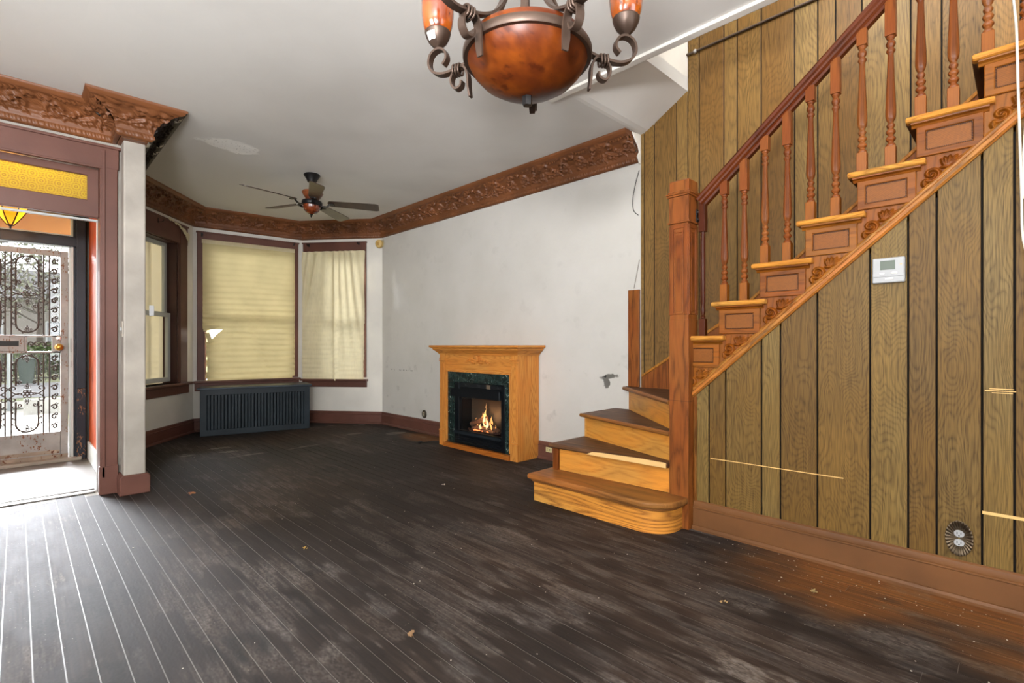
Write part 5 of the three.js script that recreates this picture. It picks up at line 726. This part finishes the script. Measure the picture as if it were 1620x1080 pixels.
// ---------------------------------------------------------------- iron screen door to the street
{
  const o = thing('screen_door', 'pale metal security door with wrought iron scrollwork, rusty along its bottom', 'door', [-0.054, 0.015, -6.19]), hw = 0.392, H = 1.895;       // x from -hw to hw, z = 0 middle
  const bx = (x0, x1, y0, y1, z0 = -0.02, z1 = 0.02, r = 0.004) => rbox(x1 - x0, y1 - y0, z1 - z0, (x0 + x1) / 2, (y0 + y1) / 2, (z0 + z1) / 2, r);
  mesh('stile', bx(hw - 0.055, hw, 0, H), M.doorPaint, o); mesh('stile', bx(-hw, -hw + 0.055, 0, H), M.doorPaint, o);
  mesh('top_rail', [bx(-hw + 0.055, hw - 0.055, H - 0.05, H)], M.doorPaint, o);
  const kick = mesh('kick_panel', [bx(-hw + 0.055, hw - 0.055, 0, 0.25, -0.016, 0.014)], M.doorPaint, o); mesh('rusty_edge', [bx(-hw, hw, 0, 0.045, -0.02, 0.024), bx(-hw + 0.06, hw - 0.06, 0.055, 0.085, 0.0, 0.0155, 0.001)], M.doorRust, kick);
  mesh('lock_rail', [bx(-hw + 0.055, -0.3 + 0.02, 0.965, 1.125), bx(-hw + 0.055, hw - 0.055, 0.965, 0.982), bx(-hw + 0.055, hw - 0.055, 1.108, 1.125), bx(0.10, 0.118, 0.965, 1.125), bx(0.28, hw - 0.055, 0.965, 1.125)], M.doorPaint, o);
  const ms = mesh('mail_slot', plate(rect(-0.30, 0.982, 0.10, 1.108), -0.012, 0.016, { bevel: 0.003, holes: [rect(-0.25, 1.028, 0.065, 1.072)] }), M.doorPaint, o); mesh('flap', bx(-0.25, 0.065, 1.028, 1.072, -0.012, -0.006, 0.001), M.blackSlot, ms);
  mesh('door_knob', lathe([[0, 0], [0.012, 0], [0.012, 0.02], [0.024, 0.03], [0.03, 0.045], [0.027, 0.058], [0.014, 0.066], [0, 0.067]], 20).rotateX(Math.PI / 2).translate(0.328, 1.018, 0.02), M.brass, o);
  mesh('knob_plate', lathe([[0, 0], [0.03, 0], [0.032, 0.004], [0.0, 0.006]], 20).rotateX(Math.PI / 2).translate(0.328, 1.018, 0.02), M.brass, o);
  mesh('dead_bolt', lathe([[0, 0], [0.021, 0], [0.021, 0.008], [0.012, 0.014], [0, 0.015]], 20).rotateX(Math.PI / 2).translate(0.325, 1.098, 0.02), std({ color: 0xd8d6d0, roughness: 0.3, metalness: 0.7 }), o);
  mesh('glass_pane', [box(2 * hw - 0.12, 0.73, 0.003, 0, 1.485, -0.012), box(2 * hw - 0.12, 0.72, 0.003, 0, 0.61, -0.012)], M.glass, o);
  const spir = (x, y, r, turns, a0, dir, n = 22) => Array.from({ length: n + 1 }, (_, i) => { const t = i / n, q = r * (1 - 0.78 * t), a = a0 + dir * t * turns * 2 * Math.PI; return [x + Math.cos(a) * q, y + Math.sin(a) * q, 0.006]; });
  const BAR = (x, y0, y1) => mesh('grille_bar', bar([x, y0, 0.006], [x, y1, 0.006], 0.006, 6), M.grille, o);
  const flower = mergeGeometries([...Array.from({ length: 6 }, (_, i) => new THREE.TorusGeometry(0.0115, 0.0046, 5, 12).translate(Math.cos(i * Math.PI / 3) * 0.026, Math.sin(i * Math.PI / 3) * 0.026, 0.006)), new THREE.TorusGeometry(0.010, 0.004, 5, 12).translate(0, 0, 0.008)]);
  const budGeo = mergeGeometries([new THREE.TorusGeometry(0.0085, 0.004, 5, 10).translate(0, 0, 0.006), new THREE.TorusGeometry(0.0085, 0.004, 5, 10).translate(0, 0.021, 0.006), new THREE.ConeGeometry(0.009, 0.02, 6).translate(0, 0.042, 0.006), new THREE.TorusGeometry(0.007, 0.0025, 5, 10).translate(0.014, 0.006, 0.006), new THREE.TorusGeometry(0.007, 0.0025, 5, 10).translate(-0.014, 0.006, 0.006)]);
  const cGeo = tube(spir(0, 0, 0.017, 1.15, 0, 1), 0.0046, 24, 5), bigC = tube([...spir(0.052, 0.026, 0.026, 0.8, -0.2, 1, 14).reverse(), [0.055, -0.005, 0.006], [0.03, -0.022, 0.006], [0, -0.028, 0.006]], 0.005, 30, 5), hookGeo = tube([[0, 0, 0.006], [0.013, 0.006, 0.006], [0.022, 0.0, 0.006], [0.019, -0.008, 0.006], [0.013, -0.006, 0.006]], 0.0045, 14, 5);
  const put = (name, g, x, y, rz = 0, sx = 1, sy = 1) => { const m = mesh(name, g, M.grille, o); m.position.set(x, y, 0); m.rotation.z = rz; m.scale.set(sx, sy, 1); return m; };
  function oval(cx, cy, hh) {                                             // tall oval with rosette and buds
    const a = 0.072, r = 0.072, pts = []; for (let i = 0; i < 12; i++) { const t = Math.PI * i / 11; pts.push([cx + a * Math.cos(t), cy + hh - r + r * Math.sin(t), 0.006]); } for (let i = 0; i < 12; i++) { const t = Math.PI + Math.PI * i / 11; pts.push([cx + a * Math.cos(t), cy - hh + r + r * Math.sin(t), 0.006]); }
    const up = []; for (const s of [1, -1]) { up.push(tube([[cx - s * a, cy + s * 0.07, 0.006], ...pts.slice(s > 0 ? 0 : 12, s > 0 ? 12 : 24).reverse(), [cx + s * a, cy + s * 0.07, 0.006]], 0.0078, 60, 6)); }
    mesh('oval_hoop', up, M.grille, o);
    put('rosette', flower, cx, cy); put('bud', budGeo, cx, cy + 0.052); put('bud', budGeo, cx, cy - 0.052, Math.PI); put('bud', budGeo, cx, cy + hh - 0.02, Math.PI); put('bud', budGeo, cx, cy - hh + 0.02);
    for (const sx of [-1, 1]) for (const sy of [-1, 1]) { put('scroll', bigC, cx + sx * 0.036, cy + sy * 0.02, 0, sx, sy); for (let i = 0; i < 4; i++) put('hook', hookGeo, cx + sx * a, cy + sy * (0.115 + i * 0.05), 0, sx * (i % 2 ? 1 : 0.9), sy); put('scroll', cGeo, cx + sx * 0.05, cy + sy * 0.10, 0.6, sx, sy); put('hook', hookGeo, cx + sx * 0.02, cy + sy * (hh - 0.012), 1.2, sx, sy * 0.9); }
  }
  for (const [cy, hh, y0, y1] of [[1.487, 0.338, 1.125, H - 0.05], [0.607, 0.338, 0.25, 0.965]]) {
    for (const cx of [0.119, -0.119]) oval(cx, cy, hh);
    for (const x of [-0.225, -0.264, -0.019, 0.019, 0.225, 0.264]) BAR(x, y0, y1);
    for (const sx of [-1, 1]) for (let i = 0; i < 8; i++) { put('scroll', cGeo, sx * 0.298, y0 + 0.05 + i * 0.0875, i % 2 ? 0.4 : 2.9, sx * 1.35, i % 2 ? 1.5 : -1.5); put('scroll', cGeo, sx * 0.312, y0 + 0.075 + i * 0.0875, i % 2 ? 3.4 : 0.3, sx * 0.8, i % 2 ? -0.8 : 0.8); }
  }
  for (let i = 0; i < 4; i++) put('scroll', cGeo, 0.145 + i * 0.038, 1.045, i % 2 ? 0.8 : 3.6, 1.2, i % 2 ? 1.4 : -1.4);
}
// ---------------------------------------------------------------- outside: porch, yard, street
const concreteOut = tint(M.concrete, 0xa8a6a2);
{
  const po = struct('porch_floor'); mesh('slab', box(3.2, 0.2, 2.6, 0.1, -0.15, -7.55), concreteOut, po);
  const pc = struct('porch_beam'); mesh('beam', rbox(1.7, 0.27, 0.12, -0.1, 2.245, -6.55, 0.01, 'x'), std({ color: 0xc98b52, roughness: 0.6 }), pc);
  const gr = struct('ground'); const gtex = tex(512, 512, (u, v) => { const n = fbm(u, v, 8, 8, 5, 1000), f = fbm(u, v, 90, 90, 2, 1010); return mix3(mix3([0.2, 0.25, 0.1], [0.32, 0.33, 0.18], n), [0.4, 0.36, 0.26], 0.6 * sst(0.5, 0.7, f)); }, { rep: [1 / 3, 1 / 3] });
  mesh('lawn', box(60, 0.1, 50, 0, -0.58, -30, 'z'), std({ map: gtex, roughness: 0.95 }), gr);
  mesh('walkway', box(1.6, 0.06, 8, -0.1, -0.53, -13, 'z'), concreteOut, gr); mesh('sidewalk', box(50, 0.07, 2.2, 0, -0.53, -18.5, 'x'), concreteOut, gr); mesh('road', box(60, 0.06, 8, 0, -0.55, -25, 'x'), std({ color: 0x4c4c4f, roughness: 0.9 }), gr);
  const s = struct('porch_steps'); for (let i = 0; i < 3; i++) mesh('step', rbox(1.5, 0.17, 0.32, -0.1, -0.14 - i * 0.15, -9.0 - i * 0.3, 0.01), concreteOut, s);
  for (const x of [-0.98, 0.78]) { mesh('cheek_wall', plate([[-8.8, -0.55], [-8.8, 0.06], [-9.5, 0.06], [-10.4, -0.28], [-10.4, -0.55]], -0.09, 0.09, { bevel: 0.01 }).rotateY(-Math.PI / 2).translate(x, 0, 0), concreteOut, s); }
  const wallF = tag(mesh('retaining_wall', [rbox(7, 0.42, 0.25, 3.6, -0.36, -15.6, 0.02), rbox(5, 0.42, 0.25, -3.4, -0.36, -15.6, 0.02)], concreteOut, scene), 'low pale concrete wall along the pavement outside the front door', 'wall');
  const green = std({ color: 0x2d3a33, roughness: 0.5 });
  { const b = thing('wheeled_bin', 'dark wheeled rubbish bin standing across the street outside', 'bin', [0.27, -0.5, -27.6]); mesh('body', new THREE.CylinderGeometry(0.36, 0.27, 0.95, 4, 1).rotateY(Math.PI / 4).translate(0, 0.52, 0), green, b); mesh('lid', rbox(0.62, 0.07, 0.6, 0, 1.02, 0, 0.02), green, b); mesh('wheel', new THREE.CylinderGeometry(0.1, 0.1, 0.06, 12).rotateZ(Math.PI / 2).translate(0.22, 0.1, -0.22), M.blackSlot, b); mesh('wheel', new THREE.CylinderGeometry(0.1, 0.1, 0.06, 12).rotateZ(Math.PI / 2).translate(-0.22, 0.1, -0.22), M.blackSlot, b); }
  { const b = thing('sign_post', 'grey steel post standing at the kerb outside the front door', 'post', [-0.12, -0.5, -16.8]); mesh('post', bar([0, 0, 0], [0, 1.6, 0], 0.05, 10), std({ color: 0x7d8284, roughness: 0.5, metalness: 0.5 }), b); mesh('cap', lathe([[0, 1.65], [0.06, 1.64], [0.06, 1.58], [0, 1.58]], 12), std({ color: 0x6b7072, roughness: 0.5 }), b); }
  { const b = thing('iron_fence', 'black iron picket fence across the street outside', 'fence', [2, -0.5, -30]); for (const y of [0.15, 1.0]) mesh('rail', rbox(9, 0.04, 0.03, 0, y, 0, 0.008), M.blackSlot, b); for (let i = 0; i < 60; i++) mesh('picket', box(0.025, 1.15, 0.025, -4.4 + i * 0.15, 0.575, 0), M.blackSlot, b); }
  { // hedge: leaves nobody could count
    const leaf = new THREE.PlaneGeometry(0.12, 0.08).rotateX(0.6), put = (o, n, c, r, mat) => { const im = new THREE.InstancedMesh(leaf, mat, n), m = new THREE.Matrix4(), q = new THREE.Quaternion(), e = new THREE.Euler(), v = new THREE.Vector3(), s = new THREE.Vector3(); for (let i = 0; i < n; i++) { const a = rr(0, 6.283), u = rr(-1, 1), k = Math.cbrt(rnd()), h = Math.sqrt(1 - u * u); v.set(c[0] + r[0] * k * h * Math.cos(a), c[1] + r[1] * k * u, c[2] + r[2] * k * h * Math.sin(a)); e.set(rr(0, 6), rr(0, 6), rr(0, 6)); const z = rr(0.7, 1.6); im.setMatrixAt(i, m.compose(v, q.setFromEuler(e), s.set(z, z, z))); } im.name = partName(o, 'foliage'); im.userData.kind = 'stuff'; im.castShadow = true; o.add(im); };
    const gm = std({ color: 0x47542a, roughness: 0.8, side: THREE.DoubleSide }), gm2 = std({ color: 0x5d5f4a, roughness: 0.8, side: THREE.DoubleSide });
    const tree = (label, x, z, h, mat, n, spread) => { const o = thing('street_tree', label, 'tree', [x, -0.5, z]); const bk = std({ color: 0x40382f, roughness: 0.9 }); mesh('trunk', [bar([0, 0, 0], [0.1, h * 0.5, 0], 0.16, 9), bar([0.1, h * 0.5, 0], [0.05, h * 0.8, 0.2], 0.1, 8)], bk, o); const br = []; for (let i = 0; i < 26; i++) { const a = rr(0, 6.28), y0 = h * rr(0.32, 0.75), l = spread * rr(0.5, 1), mx = Math.cos(a) * l, mz = Math.sin(a) * l; br.push(tube([[0.08, y0, 0], [mx * 0.5, y0 + l * 0.25, mz * 0.5], [mx, y0 + l * rr(0.2, 0.7), mz]], rr(0.02, 0.05), 6, 5)); for (let j = 0; j < 4; j++) { const k = rr(0.4, 0.9); br.push(bar([mx * k, y0 + l * 0.25 * k * 1.5, mz * k], [mx * k + rr(-0.7, 0.7), y0 + l * 0.4 + rr(0, 0.9), mz * k + rr(-0.7, 0.7)], 0.015, 4)); } } mesh('branches', br, bk, o); put(o, n, [0, h * 0.68, 0], [spread, h * 0.34, spread], mat); };
    tree('nearly bare street tree left of the front door outside', -1.6, -32, 7.5, gm2, 900, 2.6); tree('nearly bare street tree straight behind the front door outside', 0.9, -40, 8.5, gm2, 1100, 3.2); tree('nearly bare street tree right of the front door outside', 5.2, -34, 7, gm2, 800, 2.4);
    const hd = thing('hedge', 'green hedge across the street outside the front door', 'hedge', [0.5, -0.5, -33.5]); mesh('stems', Array.from({ length: 14 }, (_, i) => bar([-3.5 + i * 0.6, 0, 0], [-3.5 + i * 0.6 + rr(-0.2, 0.2), 1, rr(-0.2, 0.2)], 0.02, 5)), std({ color: 0x40382f, roughness: 0.9 }), hd); put(hd, 5200, [0, 0.9, 0], [5.5, 0.8, 0.7], gm);
  }
  { const h = thing('house', 'pale house with a grey roof across the street outside', 'house', [0, -0.5, -47]); mesh('walls', box(14, 4.6, 6, 0, 2.3, 0), std({ color: 0x77716a, roughness: 0.9 }), h); mesh('roof', plate([[-3.6, 4.5], [3.6, 4.5], [0, 6.6]], -7.4, 7.4).rotateY(Math.PI / 2), std({ color: 0x4a4a4c, roughness: 0.9 }), h); for (const x of [-4.5, -1.2, 1.9, 4.8]) { const w = mesh('window', rbox(1.2, 1.6, 0.1, x, 2.3, 3.02, 0.02), M.plastic, h); mesh('pane', box(1.0, 1.4, 0.02, x, 2.3, 3.08), std({ color: 0x3a4148, roughness: 0.15 }), w); } }
}
// neighbouring house beside the bay: its wall keeps half of the sky from the side window
// ---------------------------------------------------------------- small things on the walls and the floor
{ // thermostat
  const o = thing('thermostat', 'white wall thermostat with a grey-green screen on the panelling under the stairs', 'thermostat', [XS, 1.384, -0.425], -Math.PI / 2);
  mesh('case', [rbox(0.118, 0.112, 0.024, 0, 0, 0.012, 0.006, 'y', 0, 0, 3), rbox(0.112, 0.082, 0.004, 0, 0.012, 0.025, 0.002)], M.plastic, o);
  mesh('screen', rbox(0.054, 0.040, 0.004, -0.002, 0.022, 0.0262, 0.001), std({ color: 0x515b4e, roughness: 0.5 }), o);
  for (const [x, y, w] of [[-0.022, -0.014, 0.018], [0.022, -0.014, 0.022], [0.004, -0.038, 0.03]]) mesh('button', rbox(w, 0.009, 0.004, x, y, 0.027, 0.003), std({ color: 0xdedcd6, roughness: 0.45 }), o);
  for (let i = 0; i < 5; i++) mesh('marking', box(0.014, 0.0035, 0.001, -0.044, 0.036 - i * 0.009, 0.0274), std({ color: 0xa3a49f, roughness: 0.6 }), o);
  mesh('marking', box(0.008, 0.012, 0.001, 0.04, 0.036, 0.0274), std({ color: 0xa3a49f, roughness: 0.6 }), o); mesh('marking', box(0.008, 0.006, 0.001, 0.046, 0.022, 0.0274), std({ color: 0xb8a07a, roughness: 0.6 }), o);
}
{ // outlet with an oval scalloped cover
  const o = thing('wall_outlet', 'double outlet with an oval fluted pewter cover on the panelling under the stairs', 'outlet', [XS, 0.253, -0.19], -Math.PI / 2), pos = [], uv = [], idx = [], N = 168, K = 9, a = 0.044, b = 0.072;
  for (let k = 0; k <= K; k++) { const t = k / K, q = mix(0.34, 1, t); for (let i = 0; i <= N; i++) { const th = i / N * 2 * Math.PI, fl = Math.cos(th * 28), rise = 0.005 + 0.010 * Math.pow(t, 2) * 1.0 - (t === 1 ? 0.003 : 0), rad = 1 + (t > 0.85 ? 0.012 * fl : 0); pos.push(a * q * rad * Math.cos(th), b * q * rad * Math.sin(th), rise + (t > 0.1 && t < 0.98 ? 0.0016 * fl : 0)); uv.push(t, i / N); } }
  for (let k = 0; k < K; k++) for (let i = 0; i < N; i++) { const p = k * (N + 1) + i, q = p + N + 1; idx.push(p, q, p + 1, p + 1, q, q + 1); }
  const g = new THREE.BufferGeometry(); g.setAttribute('position', new THREE.Float32BufferAttribute(pos, 3)); g.setAttribute('uv', new THREE.Float32BufferAttribute(uv, 2)); g.setIndex(idx); g.computeVertexNormals();
  const pew = std({ color: 0x5a4d3d, roughness: 0.36, metalness: 0.85, side: THREE.DoubleSide });
  mesh('oval_cover', [g, new THREE.CylinderGeometry(1, 1, 0.006, 60).rotateX(Math.PI / 2).scale(a * 0.97, b * 0.97, 1).translate(0, 0, 0.003)], pew, o);
  for (const s of [1, -1]) { const sh = new THREE.Shape(); sh.absellipse(0, s * 0.0185, 0.0165, 0.0145, 0, Math.PI * 2); const r = mesh('receptacle', plate(sh, 0.004, 0.0105, { bevel: 0.001, curve: 20 }), M.plastic, o); mesh('slots', [box(0.0025, 0.009, 0.002, -0.006, s * 0.0185 + 0.002, 0.0102), box(0.0025, 0.0075, 0.002, 0.006, s * 0.0185 + 0.002, 0.0102), new THREE.CylinderGeometry(0.0026, 0.0026, 0.002, 10).rotateX(Math.PI / 2).translate(0, s * 0.0185 - 0.0075, 0.0102)], M.blackSlot, r); }
  mesh('screw', new THREE.SphereGeometry(0.0028, 8, 6).translate(0, 0, 0.0095), M.brass, o);
}
{ // old round outlet left of the fireplace
  const o = thing('wall_outlet', 'small round tarnished outlet low on the white wall left of the fireplace', 'outlet', [XR, 0.224, -5.05], -Math.PI / 2);
  mesh('round_plate', lathe([[0, 0], [0.048, 0], [0.05, 0.004], [0.044, 0.01], [0.02, 0.012], [0, 0.012]], 28).rotateX(Math.PI / 2), std({ color: 0x4d463a, roughness: 0.4, metalness: 0.6 }), o);
  mesh('receptacle', [rbox(0.034, 0.05, 0.006, 0, 0, 0.013, 0.006)], std({ color: 0xa39a80, roughness: 0.5 }), o); mesh('slots', [box(0.004, 0.012, 0.003, -0.007, 0.012, 0.0155), box(0.004, 0.012, 0.003, 0.007, 0.012, 0.0155), box(0.004, 0.012, 0.003, -0.007, -0.012, 0.0155), box(0.004, 0.012, 0.003, 0.007, -0.012, 0.0155)], M.blackSlot, o);
}
{ // outlet let into the baseboard between fireplace and stairs
  const o = thing('wall_outlet', 'small cream outlet in the baseboard between fireplace and stairs', 'outlet', [XR - 0.018, 0.095, -3.05], -Math.PI / 2);
  mesh('cover', rbox(0.07, 0.045, 0.006, 0, 0, 0.003, 0.003), std({ color: 0xc9bf8d, roughness: 0.5 }), o); mesh('slots', [box(0.01, 0.004, 0.003, -0.014, 0.006, 0.0055), box(0.01, 0.004, 0.003, -0.014, -0.006, 0.0055), box(0.01, 0.004, 0.003, 0.014, 0.006, 0.0055), box(0.01, 0.004, 0.003, 0.014, -0.006, 0.0055)], M.blackSlot, o);
}
{ // brass bell box in the corner of the bay
  const o = thing('corner_sensor', 'small yellowed alarm sensor high in the corner right of the cream blind', 'sensor', [3.455, 2.40, -6.035], -0.9);
  mesh('body', lathe([[0, 0], [0.05, 0], [0.052, 0.02], [0.046, 0.045], [0.02, 0.058], [0, 0.06]], 20).rotateX(Math.PI / 2).scale(1, 1.1, 1), std({ color: 0xc2a25f, roughness: 0.5 }), o); mesh('bracket', rbox(0.05, 0.09, 0.02, 0.035, 0.01, 0.0, 0.004), std({ color: 0x9c8f6c, roughness: 0.6 }), o); mesh('lens', rbox(0.035, 0.045, 0.01, -0.004, -0.004, 0.056, 0.004), std({ color: 0xa97f38, roughness: 0.4 }), o);
}
{ const c = tag(mesh('conduit', [bar([XR - 0.012, 3.162, -1.735], [XR - 0.012, 3.168, 0.2], 0.0085, 8)], std({ color: 0x55463a, roughness: 0.5, metalness: 0.3 }), scene), 'thin dark pipe running level along the top of the panelled stairwell wall', 'pipe'); mesh('clip', new THREE.SphereGeometry(0.014, 8, 6).translate(XR - 0.014, 3.162, -1.66), M.plastic, c); }
const cordMat = std({ color: 0xd9d2c4, roughness: 0.5 });
tag(mesh('hanging_cord', [tube([[2.66, 2.72, -0.03], [2.665, 2.45, -0.035], [2.70, 2.25, -0.022], [2.705, 2.05, -0.018], [2.70, 1.8, -0.012], [2.70, 1.62, -0.008], [2.70, 1.45, -0.004], [2.69, 1.37, 0.01], [2.69, 1.2, 0.02], [2.7, 0.9, 0.03]], 0.0042, 60, 8)], cordMat, scene), 'longer of two white cords hanging before the stairs at the right edge', 'cord');
tag(mesh('hanging_cord', [tube([[2.72, 2.72, 0.02], [2.715, 2.3, 0.012], [2.71, 1.9, 0.003], [2.71, 1.72, -0.004], [2.71, 1.6, 0.0], [2.715, 1.66, 0.02], [2.72, 1.9, 0.03]], 0.0042, 60, 8)], cordMat, scene), 'looped second white cord at the very right edge before the stairs', 'cord');
tag(mesh('loose_wire', [tube([[XR - 0.012, 2.42, -2.118], [XR - 0.014, 2.32, -2.15], [XR - 0.012, 2.2, -2.175], [XR - 0.013, 2.11, -2.165], [XR - 0.012, 2.07, -2.125]], 0.0028, 24, 6)], M.blackSlot, scene), 'short dark wire loop on the white wall just under the end of the cornice', 'wire');
tag(mesh('loose_wire', [tube([[XR - 0.008, 1.72, -2.118], [XR - 0.01, 1.62, -2.14], [XR - 0.012, 1.5, -2.165]], 0.0022, 16, 6)], std({ color: 0x8a8378, roughness: 0.6 }), scene), 'thin grey wire on the white wall above the short brown post', 'wire');
tag(mesh('plastic_box', [rbox(0.03, 0.075, 0.012, 0.695, 1.30, -4.425, 0.004)], M.plastic, scene), 'small white plastic box on the far edge of the white pilaster', 'box').position.set(0, 0, 0);
// grit and litter
{
  const pieces = [], put = (x, z, s, k) => { const g = new THREE.IcosahedronGeometry(s, 0); g.scale(1, 0.35, rr(0.5, 1.4)); g.rotateY(rr(0, 6)); pieces.push(g.translate(x, 0.0012 + s * 0.3, z)); };
  for (let i = 0; i < 300; i++) { const q = rnd(); let x, z; if (q < 0.45) { x = 2.74 - Math.abs(rr(0, 1) * rr(0, 1)) * 0.9; z = rr(-1.3, 0.3); } else if (q < 0.7) { x = rr(1.0, 2.6); z = rr(-3.6, -0.9); } else { x = rr(-0.4, 3.2); z = rr(-5.6, -0.6); } if (x < 0.75 && z < -4.2) continue; if (x > 2.45 && z < -1.33 && z > -2.36) continue; put(x, z, rr(0.0008, 0.0034) * (q > 0.95 ? 1.8 : 1), 0); }
  const o = mesh('grit', pieces, std({ color: 0xb9b1a2, roughness: 0.9 }), scene); o.userData = { kind: 'stuff', label: 'pale grit and plaster crumbs scattered over the dark floor boards', category: 'grit' };
  const scrap = (x, z, s, c, label, name = 'leaf_scrap') => { const parts = []; for (let i = 0; i < 4; i++) { const g = new THREE.CircleGeometry(s * rr(0.4, 0.8), 6), p = g.attributes.position; for (let j = 0; j < p.count; j++) p.setZ(j, rr(-0.004, 0.006)); g.rotateX(-Math.PI / 2 + rr(-0.4, 0.4)).rotateY(rr(0, 6)); parts.push(g.translate(rr(-s, s), 0.006, rr(-s, s))); } const m = mesh(name, parts, std({ color: c, roughness: 0.8, side: THREE.DoubleSide }), scene); m.position.set(x, 0, z); tag(m, label, 'scrap'); };
  scrap(0.86, -4.12, 0.03, 0xb5703c, 'torn orange leaf scraps on the floor right of the white pilaster'); scrap(1.02, -1.55, 0.014, 0x8a6a48, 'small brown leaf scrap on the boards near the bottom of the picture'); scrap(1.06, -2.6, 0.01, 0xc9a24e, 'small yellow flake on the boards in the middle of the room', 'paint_flake'); scrap(2.05, -0.86, 0.012, 0xbfa070, 'tan chip on the dark floor before the outlet', 'paint_flake'); scrap(2.42, -0.62, 0.016, 0xa08a5c, 'shredded tan scrap near the baseboard under the outlet', 'paint_flake'); scrap(2.28, -3.05, 0.012, 0xd5cfc2, 'white flake on the floor before the fireplace', 'paint_flake');
}
renderer.render(scene, camera);
